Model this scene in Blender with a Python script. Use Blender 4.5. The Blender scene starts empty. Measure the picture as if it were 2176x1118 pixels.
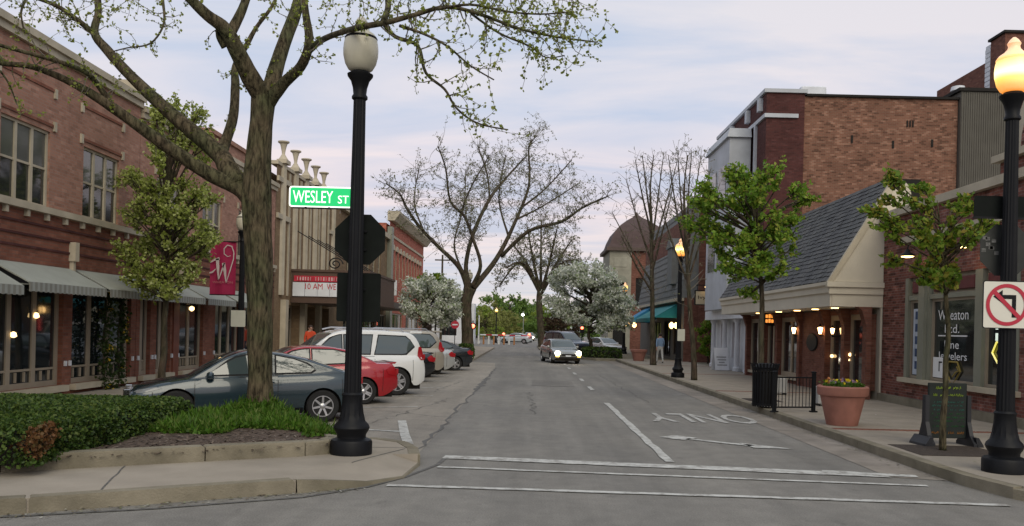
import bpy, math, random
import numpy as np
from mathutils import Vector, Matrix, noise
random.seed(11)
R = math.radians
SC = bpy.context.scene
COL = SC.collection
# ------------------------------------------------------------------ camera
CAM_H, FPX, VPX, VPY, ROLL = 1.95, 1850.0, 1120.0, 700.0, R(1.4)
cam = bpy.data.cameras.new('camera'); cam.sensor_fit = 'HORIZONTAL'; cam.sensor_width = 36.0
cam.lens = FPX / 2176 * 36.0
cam.shift_x = -(VPX - 1088) / 2176; cam.shift_y = (VPY - 559) / 2176
cam.clip_start = .1; cam.clip_end = 4000
cam_o = bpy.data.objects.new('camera', cam); COL.objects.link(cam_o)
cam_o.matrix_world = Matrix.Translation((0, 0, CAM_H)) @ Matrix.Rotation(R(90), 4, 'X') @ Matrix.Rotation(ROLL, 4, 'Z')
SC.camera = cam_o
# ------------------------------------------------------------------ sky
SUN_EL, SUN_AZ = R(38), R(165)      # veiled sun behind the camera
world = bpy.data.worlds.new('World'); SC.world = world; world.use_nodes = True
wn, wl = world.node_tree.nodes, world.node_tree.links
wn.clear()
wout = wn.new('ShaderNodeOutputWorld')
sky = wn.new('ShaderNodeTexSky'); sky.sky_type = 'NISHITA'; sky.sun_disc = False
sky.sun_elevation = SUN_EL; sky.sun_rotation = SUN_AZ
bg1 = wn.new('ShaderNodeBackground'); bg1.inputs[1].default_value = .12
wl.new(sky.outputs[0], bg1.inputs[0])
tc = wn.new('ShaderNodeTexCoord'); sep = wn.new('ShaderNodeSeparateXYZ'); wl.new(tc.outputs['Generated'], sep.inputs[0])
def wmath(op, a, b=None):
    n = wn.new('ShaderNodeMath'); n.operation = op
    for i, v in enumerate((a, b)):
        if v is None: continue
        if isinstance(v, (int, float)): n.inputs[i].default_value = v
        else: wl.new(v, n.inputs[i])
    return n.outputs[0]
zc = wmath('ADD', wmath('MAXIMUM', sep.outputs[2], 0.0), .10)
cx, cy = wmath('DIVIDE', sep.outputs[0], zc), wmath('DIVIDE', sep.outputs[1], zc)
comb = wn.new('ShaderNodeCombineXYZ'); wl.new(cx, comb.inputs[0]); wl.new(cy, comb.inputs[1])
mp = wn.new('ShaderNodeMapping'); wl.new(comb.outputs[0], mp.inputs[0])
mp.inputs['Rotation'].default_value = (0, 0, R(-14)); mp.inputs['Scale'].default_value = (.55, 1.5, 1)
nz = wn.new('ShaderNodeTexNoise'); nz.inputs['Scale'].default_value = 1.15; nz.inputs['Detail'].default_value = 6
nz.inputs['Roughness'].default_value = .55; nz.inputs['Distortion'].default_value = .6
wl.new(mp.outputs[0], nz.inputs['Vector'])
cr = wn.new('ShaderNodeValToRGB'); wl.new(nz.outputs[0], cr.inputs[0])
cr.color_ramp.elements[0].position = .34; cr.color_ramp.elements[0].color = (.49, .56, .69, 1)
cr.color_ramp.elements[1].position = .62; cr.color_ramp.elements[1].color = (.755, .71, .725, 1)
hr = wn.new('ShaderNodeValToRGB'); wl.new(sep.outputs[2], hr.inputs[0])
hr.color_ramp.elements[0].position = .0; hr.color_ramp.elements[0].color = (.92, .90, .90, 1)
hr.color_ramp.elements[1].position = .45; hr.color_ramp.elements[1].color = (.96, 1.01, 1.03, 1)
e = hr.color_ramp.elements.new(.14); e.color = (1.14, .98, .93, 1)
e = hr.color_ramp.elements.new(.24); e.color = (1.03, 1.0, 1.0, 1)
mul = wn.new('ShaderNodeMix'); mul.data_type = 'RGBA'; mul.blend_type = 'MULTIPLY'; mul.inputs[0].default_value = 1
wl.new(cr.outputs[0], mul.inputs[6]); wl.new(hr.outputs[0], mul.inputs[7])
bg2 = wn.new('ShaderNodeBackground'); bg2.inputs[1].default_value = .99; wl.new(mul.outputs[2], bg2.inputs[0])
mix = wn.new('ShaderNodeMixShader'); mix.inputs[0].default_value = .88
wl.new(bg1.outputs[0], mix.inputs[1]); wl.new(bg2.outputs[0], mix.inputs[2]); wl.new(mix.outputs[0], wout.inputs[0])
# ------------------------------------------------------------------ sun behind thin cloud
sun = bpy.data.lights.new('sun', 'SUN'); sun.energy = 1.5; sun.angle = R(45); sun.color = (1, .90, .70)
sun_o = bpy.data.objects.new('sun', sun); COL.objects.link(sun_o)
sd = Vector((math.sin(SUN_AZ) * math.cos(SUN_EL), math.cos(SUN_AZ) * math.cos(SUN_EL), math.sin(SUN_EL)))
sun_o.rotation_euler = sd.to_track_quat('Z', 'Y').to_euler(); sun_o.location = sd * 60
SC.view_settings.view_transform = 'Standard'; SC.view_settings.look = 'None'
SC.view_settings.exposure = 0.22; SC.view_settings.gamma = 1; SC.view_settings.use_curve_mapping = False
SC.render.engine = 'CYCLES'
SC.cycles.use_denoising = True
SC.cycles.max_bounces = 6; SC.cycles.transparent_max_bounces = 8
SC.cycles.sample_clamp_indirect = 4
# ------------------------------------------------------------------ pixel helpers (measured points of the place)
_c, _s = math.cos(ROLL), math.sin(ROLL)
def _un(px, py):
    dx, dy = px - VPX, py - VPY
    return dx * _c + dy * _s, -dx * _s + dy * _c
def at(px, py, Y):
    x, y = _un(px, py); return Vector((x * Y / FPX, Y, CAM_H - y * Y / FPX))
def gnd(px, py, z=0.0):
    x, y = _un(px, py); Y = (CAM_H - z) * FPX / y
    return Vector((x * Y / FPX, Y, z))
def ydep(px, X):            # depth of a point on a wall at X
    return FPX * X / (px - VPX)
# ------------------------------------------------------------------ materials
MATS = {}
def nt(name):
    m = bpy.data.materials.new(name); m.use_nodes = True
    n, l = m.node_tree.nodes, m.node_tree.links
    return m, n, l, n['Principled BSDF']
def mat(name, col, rough=.7, var=.12, scale=6., metal=0., bump=0., bscale=60., coat=0., spec=.4, dirt=0., uv=False):
    if name in MATS: return MATS[name]
    m, n, l, p = nt(name)
    p.inputs['Roughness'].default_value = rough; p.inputs['Metallic'].default_value = metal
    p.inputs['Coat Weight'].default_value = coat; p.inputs['Coat Roughness'].default_value = .025
    p.inputs['Specular IOR Level'].default_value = spec
    t = n.new('ShaderNodeTexCoord'); o = t.outputs['Object']
    c = (*col, 1)
    if var:
        a = n.new('ShaderNodeTexNoise'); a.inputs['Scale'].default_value = scale; a.inputs['Detail'].default_value = 6
        l.new(o, a.inputs['Vector'])
        r = n.new('ShaderNodeValToRGB'); l.new(a.outputs[0], r.inputs[0])
        r.color_ramp.elements[0].position = .3; r.color_ramp.elements[1].position = .7
        r.color_ramp.elements[0].color = (*[v * (1 - var) for v in col], 1)
        r.color_ramp.elements[1].color = (*[min(1, v * (1 + var)) for v in col], 1)
        out = r.outputs[0]
        if dirt:
            b = n.new('ShaderNodeTexNoise'); b.inputs['Scale'].default_value = scale * .23; b.inputs['Detail'].default_value = 8
            b.inputs['Roughness'].default_value = .7; l.new(o, b.inputs['Vector'])
            r2 = n.new('ShaderNodeValToRGB'); l.new(b.outputs[0], r2.inputs[0])
            r2.color_ramp.elements[0].position = .38; r2.color_ramp.elements[1].position = .62
            r2.color_ramp.elements[0].color = (1 - dirt, 1 - dirt, 1 - dirt * 1.1, 1); r2.color_ramp.elements[1].color = (1, 1, 1, 1)
            mm = n.new('ShaderNodeMix'); mm.data_type = 'RGBA'; mm.blend_type = 'MULTIPLY'; mm.inputs[0].default_value = 1
            l.new(out, mm.inputs[6]); l.new(r2.outputs[0], mm.inputs[7]); out = mm.outputs[2]
        l.new(out, p.inputs['Base Color'])
    else: p.inputs['Base Color'].default_value = c
    if bump:
        b = n.new('ShaderNodeTexNoise'); b.inputs['Scale'].default_value = bscale; b.inputs['Detail'].default_value = 5
        l.new(o, b.inputs['Vector'])
        k = n.new('ShaderNodeBump'); k.inputs['Strength'].default_value = bump; k.inputs['Distance'].default_value = .02
        l.new(b.outputs[0], k.inputs['Height']); l.new(k.outputs[0], p.inputs['Normal'])
    MATS[name] = m; return m
def brick(name, c1, c2, mortar, bw=.21, bh=.073, mot=.25, msize=.007, blotch=.15):
    if name in MATS: return MATS[name]
    m, n, l, p = nt(name)
    p.inputs['Roughness'].default_value = .88; p.inputs['Specular IOR Level'].default_value = .2
    u = n.new('ShaderNodeUVMap')
    b = n.new('ShaderNodeTexBrick'); l.new(u.outputs[0], b.inputs['Vector'])
    b.inputs['Color1'].default_value = (*c1, 1); b.inputs['Color2'].default_value = (*c2, 1); b.inputs['Mortar'].default_value = (*mortar, 1)
    b.inputs['Scale'].default_value = 1; b.inputs['Brick Width'].default_value = bw; b.inputs['Row Height'].default_value = bh
    b.inputs['Mortar Size'].default_value = msize; b.inputs['Mortar Smooth'].default_value = .1; b.inputs['Bias'].default_value = -.1
    z = n.new('ShaderNodeTexNoise'); z.inputs['Scale'].default_value = .9; z.inputs['Detail'].default_value = 8; z.inputs['Roughness'].default_value = .65
    l.new(u.outputs[0], z.inputs['Vector'])
    r = n.new('ShaderNodeValToRGB'); l.new(z.outputs[0], r.inputs[0])
    r.color_ramp.elements[0].position = .33; r.color_ramp.elements[1].position = .67
    r.color_ramp.elements[0].color = (1 - blotch,) * 3 + (1,); r.color_ramp.elements[1].color = (1 + blotch,) * 3 + (1,)
    mm = n.new('ShaderNodeMix'); mm.data_type = 'RGBA'; mm.blend_type = 'MULTIPLY'; mm.inputs[0].default_value = 1
    l.new(b.outputs[0], mm.inputs[6]); l.new(r.outputs[0], mm.inputs[7]); out = mm.outputs[2]
    if mot:                                              # single odd bricks
        def mth(op, a, b=0.):
            q = n.new('ShaderNodeMath'); q.operation = op
            for i_, v_ in enumerate((a, b)):
                if isinstance(v_, (int, float)): q.inputs[i_].default_value = v_
                else: l.new(v_, q.inputs[i_])
            return q.outputs[0]
        s = n.new('ShaderNodeSeparateXYZ'); l.new(u.outputs[0], s.inputs[0])
        row = mth('FLOOR', mth('DIVIDE', s.outputs[1], bh)); odd = mth('MULTIPLY', mth('FLOORED_MODULO', row, 2.), .5)
        colm = mth('FLOOR', mth('ADD', mth('DIVIDE', s.outputs[0], bw), odd))
        cv = n.new('ShaderNodeCombineXYZ'); l.new(colm, cv.inputs[0]); l.new(row, cv.inputs[1])
        wn_ = n.new('ShaderNodeTexWhiteNoise'); wn_.noise_dimensions = '2D'; l.new(cv.outputs[0], wn_.inputs['Vector'])
        r2 = n.new('ShaderNodeValToRGB'); l.new(wn_.outputs['Value'], r2.inputs[0])
        r2.color_ramp.interpolation = 'CONSTANT'
        r2.color_ramp.elements[0].color = (1 - mot, 1 - mot, 1 - mot, 1); r2.color_ramp.elements[1].position = .15; r2.color_ramp.elements[1].color = (1, 1, 1, 1)
        e = r2.color_ramp.elements.new(.85); e.color = (1 + mot, 1 + mot * 1.3, 1 + mot * 1.4, 1)
        m2 = n.new('ShaderNodeMix'); m2.data_type = 'RGBA'; m2.blend_type = 'MULTIPLY'; m2.inputs[0].default_value = 1
        l.new(out, m2.inputs[6]); l.new(r2.outputs[0], m2.inputs[7]); out = m2.outputs[2]
    l.new(out, p.inputs['Base Color'])
    k = n.new('ShaderNodeBump'); k.inputs['Strength'].default_value = .5; k.inputs['Distance'].default_value = .01; k.invert = True
    l.new(b.outputs['Fac'], k.inputs['Height']); l.new(k.outputs[0], p.inputs['Normal'])
    MATS[name] = m; return m
def barkmat(name, c0, c1, sc=9., st=1.):
    m, n, l, p = nt(name); p.inputs['Roughness'].default_value = .95; p.inputs['Specular IOR Level'].default_value = .15
    t = n.new('ShaderNodeTexCoord'); mp = n.new('ShaderNodeMapping'); mp.inputs['Scale'].default_value = (1, 1, .24); l.new(t.outputs['Object'], mp.inputs[0])
    a = n.new('ShaderNodeTexNoise'); a.inputs['Scale'].default_value = sc * 2; a.inputs['Detail'].default_value = 7; a.inputs['Roughness'].default_value = .62; a.inputs['Distortion'].default_value = .5; l.new(mp.outputs[0], a.inputs['Vector'])
    r = n.new('ShaderNodeValToRGB'); l.new(a.outputs[0], r.inputs[0]); r.color_ramp.elements[0].position = .36; r.color_ramp.elements[1].position = .62
    r.color_ramp.elements[0].color = (*c0, 1); r.color_ramp.elements[1].color = (*c1, 1)
    g = n.new('ShaderNodeTexNoise'); g.inputs['Scale'].default_value = 2.2; g.inputs['Detail'].default_value = 6; l.new(t.outputs['Object'], g.inputs['Vector'])
    r3 = n.new('ShaderNodeValToRGB'); l.new(g.outputs[0], r3.inputs[0]); r3.color_ramp.elements[0].position = .4; r3.color_ramp.elements[1].position = .65
    r3.color_ramp.elements[0].color = (1.1, 1.0, .9, 1); r3.color_ramp.elements[1].color = (.78, .92, .68, 1)
    mm = n.new('ShaderNodeMix'); mm.data_type = 'RGBA'; mm.blend_type = 'MULTIPLY'; mm.inputs[0].default_value = 1; l.new(r.outputs[0], mm.inputs[6]); l.new(r3.outputs[0], mm.inputs[7]); l.new(mm.outputs[2], p.inputs['Base Color'])
    k = n.new('ShaderNodeBump'); k.inputs['Strength'].default_value = st; k.inputs['Distance'].default_value = .05; l.new(a.outputs[0], k.inputs['Height']); l.new(k.outputs[0], p.inputs['Normal'])
    MATS[name] = m; return m
def roadmat(name, col):
    m, n, l, p = nt(name); p.inputs['Roughness'].default_value = .82; p.inputs['Specular IOR Level'].default_value = .25
    t = n.new('ShaderNodeTexCoord'); o = t.outputs['Object']; out = None
    def layer(sc, mapping, lo, hi, a, b, det=6, tint=(1, 1, 1)):
        nonlocal out
        mp = n.new('ShaderNodeMapping'); mp.inputs['Scale'].default_value = mapping; l.new(o, mp.inputs[0])
        z = n.new('ShaderNodeTexNoise'); z.inputs['Scale'].default_value = sc; z.inputs['Detail'].default_value = det; z.inputs['Roughness'].default_value = .62; l.new(mp.outputs[0], z.inputs['Vector'])
        r = n.new('ShaderNodeValToRGB'); l.new(z.outputs[0], r.inputs[0]); E = r.color_ramp.elements
        E[0].position = lo; E[1].position = hi; E[0].color = (a, a, a, 1); E[1].color = (b * tint[0], b * tint[1], b * tint[2], 1)
        if out is None:
            g = n.new('ShaderNodeMix'); g.data_type = 'RGBA'; g.blend_type = 'MULTIPLY'; g.inputs[0].default_value = 1; g.inputs[6].default_value = (*col, 1); l.new(r.outputs[0], g.inputs[7])
        else:
            g = n.new('ShaderNodeMix'); g.data_type = 'RGBA'; g.blend_type = 'MULTIPLY'; g.inputs[0].default_value = 1; l.new(out, g.inputs[6]); l.new(r.outputs[0], g.inputs[7])
        out = g.outputs[2]; return z
    layer(1.0, (1.3, .045, 1), .36, .64, .86, 1.10)             # worn wheel tracks
    layer(.55, (1, .5, 1), .35, .65, .86, 1.10, 8, (1, .99, .97))
    layer(3.1, (1, 1, 1), .40, .60, .93, 1.06, 8)
    layer(2.3, (1, .6, 1), .63, .70, 1.0, .80, 5)                # oil and tar stains
    z = layer(55., (1, 1, 1), .35, .65, .80, 1.20, 3)
    l.new(out, p.inputs['Base Color'])
    k = n.new('ShaderNodeBump'); k.inputs['Strength'].default_value = .5; k.inputs['Distance'].default_value = .01; l.new(z.outputs[0], k.inputs['Height']); l.new(k.outputs[0], p.inputs['Normal'])
    MATS[name] = m; return m
def wornpaint(name, col, base):
    m, n, l, p = nt(name); p.inputs['Roughness'].default_value = .85; t = n.new('ShaderNodeTexCoord')
    a = n.new('ShaderNodeTexNoise'); a.inputs['Scale'].default_value = 5.; a.inputs['Detail'].default_value = 10; a.inputs['Roughness'].default_value = .72; l.new(t.outputs['Object'], a.inputs['Vector'])
    r = n.new('ShaderNodeValToRGB'); l.new(a.outputs[0], r.inputs[0]); E = r.color_ramp.elements
    E[0].position = .40; E[0].color = (*base, 1); E[1].position = .50; E[1].color = (*[v * .8 for v in col], 1); e = E.new(.62); e.color = (*col, 1)
    l.new(r.outputs[0], p.inputs['Base Color']); MATS[name] = m; return m
def leafmat(name, cols, trans=.4):
    if name in MATS: return MATS[name]
    m, n, l, p = nt(name)
    p.inputs['Roughness'].default_value = .55; p.inputs['Specular IOR Level'].default_value = .25
    g = n.new('ShaderNodeNewGeometry'); r = n.new('ShaderNodeValToRGB'); l.new(g.outputs['Random Per Island'], r.inputs[0])
    els = r.color_ramp.elements
    els[0].color = (*cols[0], 1); els[1].color = (*cols[-1], 1)
    for i, c in enumerate(cols[1:-1]): e = els.new((i + 1) / (len(cols) - 1)); e.color = (*c, 1)
    l.new(r.outputs[0], p.inputs['Base Color'])
    t = n.new('ShaderNodeBsdfTranslucent'); l.new(r.outputs[0], t.inputs[0])
    x = n.new('ShaderNodeMixShader'); x.inputs[0].default_value = trans
    l.new(p.outputs[0], x.inputs[1]); l.new(t.outputs[0], x.inputs[2]); l.new(x.outputs[0], n['Material Output'].inputs[0])
    MATS[name] = m; return m
def glow(name, col, s, base=(.8, .8, .8)):
    if name in MATS: return MATS[name]
    m, n, l, p = nt(name)
    p.inputs['Base Color'].default_value = (*base, 1); p.inputs['Emission Color'].default_value = (*col, 1); p.inputs['Emission Strength'].default_value = s
    p.inputs['Roughness'].default_value = .3
    MATS[name] = m; return m
def globe_lit(name, z0, z1, k=1.):
    m, n, l, p = nt(name); p.inputs['Base Color'].default_value = (.8, .7, .5, 1); p.inputs['Roughness'].default_value = .3
    t = n.new('ShaderNodeTexCoord'); s = n.new('ShaderNodeSeparateXYZ'); l.new(t.outputs['Object'], s.inputs[0])
    mr = n.new('ShaderNodeMapRange'); mr.inputs[1].default_value = z0; mr.inputs[2].default_value = z1; l.new(s.outputs[2], mr.inputs[0])
    r = n.new('ShaderNodeValToRGB'); l.new(mr.outputs[0], r.inputs[0])
    E = r.color_ramp.elements
    E[0].color = (.9, .26, .01, 1); E[1].color = (.62, .22, .08, 1)
    for q, c in ((.12, (1.1, .40, .01, 1)), (.24, (1.4, .78, .03, 1)), (.35, (3.2, 2.4, .9, 1)), (.45, (2.2, 1.5, .4, 1)), (.55, (1.25, .62, .04, 1)), (.63, (.8, .30, .07, 1))):
        e = E.new(q); e.color = c
    l.new(r.outputs[0], p.inputs['Emission Color']); p.inputs['Emission Strength'].default_value = k
    MATS[name] = m; return m
def glassmat(name, col=(.012, .016, .018), rough=.04):
    if name in MATS: return MATS[name]
    m, n, l, p = nt(name); p.inputs['Base Color'].default_value = (*col, 1); p.inputs['Roughness'].default_value = rough
    p.inputs['Specular IOR Level'].default_value = .5; p.inputs['IOR'].default_value = 1.85
    t = n.new('ShaderNodeTexCoord'); b = n.new('ShaderNodeTexNoise'); b.inputs['Scale'].default_value = 1.3; l.new(t.outputs['Object'], b.inputs['Vector'])
    k = n.new('ShaderNodeBump'); k.inputs['Strength'].default_value = .06; k.inputs['Distance'].default_value = .02; l.new(b.outputs[0], k.inputs['Height']); l.new(k.outputs[0], p.inputs['Normal'])
    MATS[name] = m; return m
# ------------------------------------------------------------------ mesh builder
class MB:
    def __init__(s): s.v = []; s.f = []
    def add(s, vs, fs):
        o = len(s.v); s.v += [Vector(v) for v in vs]; s.f += [tuple(i + o for i in f) for f in fs]; return s
    def box(s, x0, x1, y0, y1, z0, z1):
        return s.add([(x0, y0, z0), (x1, y0, z0), (x1, y1, z0), (x0, y1, z0), (x0, y0, z1), (x1, y0, z1), (x1, y1, z1), (x0, y1, z1)],
                     [(3, 2, 1, 0), (4, 5, 6, 7), (0, 1, 5, 4), (1, 2, 6, 5), (2, 3, 7, 6), (3, 0, 4, 7)])
    def bbox(s, x0, x1, y0, y1, z0, z1, b=.01):          # box with chamfered edges
        P = []; X = (x0, x0 + b, x1 - b, x1); Y = (y0, y0 + b, y1 - b, y1); Z = (z0, z0 + b, z1 - b, z1)
        ring = lambda i, z: [(X[1], Y[i], z), (X[2], Y[i], z)] if i else None
        def loop(d, z):
            return [(x0 + d + b, y0 + d, z), (x1 - d - b, y0 + d, z), (x1 - d, y0 + d + b, z), (x1 - d, y1 - d - b, z), (x1 - d - b, y1 - d, z), (x0 + d + b, y1 - d, z), (x0 + d, y1 - d - b, z), (x0 + d, y0 + d + b, z)]
        L = [loop(b, z0), loop(0, z0 + b), loop(0, z1 - b), loop(b, z1)]
        return s.loft(L, True)
    def loft(s, loops, cap=True, closed=True):
        n = len(loops[0]); o = len(s.v)
        for L in loops: s.v += [Vector(p) for p in L]
        for i in range(len(loops) - 1):
            for j in range(n if closed else n - 1):
                k = (j + 1) % n; s.f.append((o + i * n + j, o + i * n + k, o + (i + 1) * n + k, o + (i + 1) * n + j))
        if cap:
            s.f.append(tuple(o + j for j in reversed(range(n)))); s.f.append(tuple(o + (len(loops) - 1) * n + j for j in range(n)))
        return s
    def prism(s, pts, d):                                # polygon (3d points) extruded by vector d
        d = Vector(d); a = [Vector(p) for p in pts]; return s.loft([a, [p + d for p in a]], True)
    def tube(s, pts, rad, n=8, cap=True, rough=0., seed=0):
        pts = [Vector(p) for p in pts]; loops = []; up = Vector((0, 0, 1)); ref = None
        for i, p in enumerate(pts):
            t = (pts[min(i + 1, len(pts) - 1)] - pts[max(i - 1, 0)])
            if t.length < 1e-6: t = up.copy()
            t.normalize()
            if ref is None:
                ref = t.cross(Vector((0, 1, 0)) if abs(t.y) < .9 else Vector((1, 0, 0)))
            ref = ref - t * ref.dot(t)
            if ref.length < 1e-6: ref = t.orthogonal()
            ref.normalize(); b = t.cross(ref)
            r = rad[i] if hasattr(rad, '__len__') else rad
            L = []
            for j in range(n):
                a = 2 * math.pi * j / n; rr = r
                if rough: rr *= 1 + rough * noise.noise(Vector((math.cos(a) * 3.2, math.sin(a) * 3.2, p.z * .55 + seed))) + rough * .8 * noise.noise(Vector((math.cos(a) * 7, math.sin(a) * 7, p.z * 1.6 + seed)))
                L.append(p + (ref * math.cos(a) + b * math.sin(a)) * rr)
            loops.append(L)
        return s.loft(loops, cap)
    def lathe(s, prof, n=24, c=(0, 0, 0), flute=0., fz=None):
        c = Vector(c); loops = []
        for r, z in prof:
            loops.append([c + Vector((math.cos(2 * math.pi * j / n) * r * (1 - (flute if (j % 2 and fz and fz[0] <= z <= fz[1]) else 0)), math.sin(2 * math.pi * j / n) * r * (1 - (flute if (j % 2 and fz and fz[0] <= z <= fz[1]) else 0)), z)) for j in range(n)])
        return s.loft(loops, True)
    def xf(s, M, start=0):
        for i in range(start, len(s.v)): s.v[i] = M @ s.v[i]
        return s
ORIG = {}
def mesh(name, mb, m, smooth=False, off=Vector((0, 0, 0))):
    me = bpy.data.meshes.new(name); me.from_pydata([tuple(v) for v in mb.v], [], mb.f)
    me.validate(); me.update()
    uv = me.uv_layers.new(name='UVMap')
    nl = len(me.loops)
    if nl and nl < 400000:
        vi = np.empty(nl, 'i4'); me.loops.foreach_get('vertex_index', vi)
        co = np.empty(len(me.vertices) * 3, 'f4'); me.vertices.foreach_get('co', co); co = co.reshape(-1, 3)
        nf = len(me.polygons); nn = np.empty(nf * 3, 'f4'); me.polygons.foreach_get('normal', nn); nn = np.abs(nn.reshape(-1, 3))
        ls = np.empty(nf, 'i4'); lt = np.empty(nf, 'i4'); me.polygons.foreach_get('loop_start', ls); me.polygons.foreach_get('loop_total', lt)
        fi = np.repeat(np.arange(nf), lt); ax = nn.argmax(1)[fi]; c = co[vi]
        U = np.where(ax == 0, c[:, 1], c[:, 0]); V = np.where(ax == 2, c[:, 1], c[:, 2])
        uv.data.foreach_set('uv', np.stack([U, V], 1).astype('f4').ravel())
    if off.length: me.transform(Matrix.Translation(-off))
    if m is not None:
        for q in (m if isinstance(m, (list, tuple)) else [m]): me.materials.append(q)
    if smooth: me.polygons.foreach_set('use_smooth', [True] * len(me.polygons))
    if smooth and smooth != 'all': me.set_sharp_from_angle(angle=R(smooth if smooth is not True else 40))
    return me
def obj(name, mb, m, parent=None, smooth=False, kind=None, label=None):
    off = ORIG.get(parent, Vector((0, 0, 0)))
    me = mb if isinstance(mb, bpy.types.Mesh) else mesh(name, mb, m, smooth, off)
    o = bpy.data.objects.new(name, me); COL.objects.link(o)
    if parent is not None: o.parent = parent; ORIG[o] = off
    if kind: o['kind'] = kind
    if label: o['label'] = label
    return o
def tag(o, label, cat, group=None):
    o['label'] = label; o['category'] = cat
    if group: o['group'] = group
    return o
def thing(name, label, cat, loc, group=None, local=False, rz=0.):
    o = bpy.data.objects.new(name, None); COL.objects.link(o); o.empty_display_size = .2
    o.location = loc; o.rotation_euler = (0, 0, rz)
    ORIG[o] = Vector((0, 0, 0)) if local else Vector(loc)
    return tag(o, label, cat, group)
def struct(name, mb, m, smooth=False, parent=None):
    o = obj(name, mb, m, parent, smooth)
    if parent is None: o['kind'] = 'structure'
    return o
def dup(root, loc, rz=0., label=None, scale=1.):
    r = root.copy(); COL.objects.link(r); r.location = loc; r.rotation_euler = (0, 0, rz); r.scale = (scale,) * 3
    ORIG[r] = Vector((0, 0, 0))
    if label: r['label'] = label
    for ch in list(root.children):
        c = ch.copy(); COL.objects.link(c); c.parent = r; ORIG[c] = Vector((0, 0, 0))
        for g in list(ch.children):
            d = g.copy(); COL.objects.link(d); d.parent = c
    return r
def text_mb(s, w, h, M, ext=.004, bold=.0):
    cu = bpy.data.curves.new('lettering', 'FONT'); cu.body = s; cu.align_x = 'CENTER'; cu.extrude = 0; cu.resolution_u = 3; cu.offset = bold
    o = bpy.data.objects.new('lettering', cu); COL.objects.link(o)
    dg = bpy.context.evaluated_depsgraph_get(); me = bpy.data.meshes.new_from_object(o.evaluated_get(dg))
    V = [v.co.copy() for v in me.vertices]; F = [tuple(p.vertices) for p in me.polygons]
    bpy.data.objects.remove(o); bpy.data.curves.remove(cu); bpy.data.meshes.remove(me)
    x0 = min(v.x for v in V); x1 = max(v.x for v in V); y0 = min(v.y for v in V); y1 = max(v.y for v in V)
    mb = MB(); mb.add([M @ Vector(((v.x - (x0 + x1) / 2) * w / (x1 - x0), (v.y - (y0 + y1) / 2) * h / (y1 - y0), ext)) for v in V], F)
    return mb
def frameM(o, ux, uz):          # plane frame: x along ux, y along uz, z out
    ux = Vector(ux).normalized(); uz = Vector(uz).normalized(); n = ux.cross(uz)
    M = Matrix((ux, uz, n)).transposed().to_4x4(); M.translation = Vector(o); return M
def wall(mb, o, u, n, u0, u1, z0, z1, holes=(), depth=.15):
    """wall face in the plane through o, along u, facing n; holes (ua,ub,za,zb) get reveals"""
    o, u, n = Vector(o), Vector(u), Vector(n); Z = Vector((0, 0, 1))
    us = sorted({u0, u1} | {h[i] for h in holes for i in (0, 1)}); zs = sorted({z0, z1} | {h[i] for h in holes for i in (2, 3)})
    P = lambda a, b, d=0.: o + u * a + Z * b - n * d
    flip = (u.cross(Z)).dot(n) < 0
    def q(*p):
        mb.add(p, [(3, 2, 1, 0) if flip else (0, 1, 2, 3)])
    for i in range(len(us) - 1):
        for j in range(len(zs) - 1):
            a, b, c, d = us[i], us[i + 1], zs[j], zs[j + 1]
            if any(h[0] <= (a + b) / 2 <= h[1] and h[2] <= (c + d) / 2 <= h[3] for h in holes): continue
            q(P(a, c), P(b, c), P(b, d), P(a, d))
    for a, b, c, d in holes:
        q(P(a, c), P(a, d), P(a, d, depth), P(a, c, depth)); q(P(b, c), P(b, c, depth), P(b, d, depth), P(b, d))
        q(P(a, d), P(b, d), P(b, d, depth), P(a, d, depth)); q(P(a, c), P(a, c, depth), P(b, c, depth), P(b, c))
    return mb
# ------------------------------------------------------------------ palette
M_ASPH = roadmat('asphalt', (.19, .181, .165))
M_PARK = roadmat('worn_concrete_lane', (.25, .228, .196))
M_GRASS = mat('far_grass', (.06, .08, .03), .95, .3, .3)
M_WALK = mat('walk_concrete', (.315, .278, .23), .9, .10, 1.6, bump=.25, bscale=60, spec=.2, dirt=.16)
M_KERB = mat('kerb_concrete', (.225, .20, .15), .92, .16, 3., bump=.4, bscale=45, spec=.2, dirt=.3)
M_GUT = mat('gutter_concrete', (.255, .225, .195), .9, .18, 2., bump=.3, bscale=50, dirt=.28)
M_PAINT = wornpaint('road_paint', (.52, .52, .49), (.24, .228, .208))
M_CRACK = mat('tar', (.10, .096, .088), .8, .3, 9.)
M_MULCH = mat('mulch', (.085, .06, .045), .98, .5, 22., bump=.9, bscale=70)
M_SOIL = mat('soil', (.05, .038, .03), .98, .4, 18., bump=.6, bscale=60)
M_CREAM = mat('cream_stone', (.46, .405, .305), .8, .12, 2., bump=.12, bscale=40, dirt=.15)
M_STONE = mat('grey_stone', (.30, .29, .235), .85, .12, 2., bump=.15, bscale=30, dirt=.2)
M_STUCCO = mat('cream_stucco', (.56, .51, .41), .85, .06, 1.5, bump=.1, bscale=50)
M_WHITE = mat('white_paint', (.66, .68, .72), .6, .07, 2., dirt=.1)
M_WGREY = mat('weathered_white', (.47, .495, .535), .6, .08, 2., dirt=.15)
M_TAN = mat('tan_frame_paint', (.30, .25, .185), .5, .08, 3.)
M_GREENF = mat('sage_frame_paint', (.20, .205, .16), .5, .08, 3.)
M_BLACK = mat('black_paint', (.006, .0065, .008), .5, .2, 5., spec=.18)
M_SIGNBK = mat('dark_sign_back', (.007, .009, .008), .75, .25, 4., spec=.12)
M_DARK = mat('dark_interior', (.014, .012, .010), .9, .3, 1.)
M_WOOD = mat('brown_door', (.16, .05, .03), .5, .2, 4.)
M_ROOF = mat('flat_roof', (.12, .115, .11), .95, .15, .8)
M_GLASS = glassmat('shop_glass')
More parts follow.
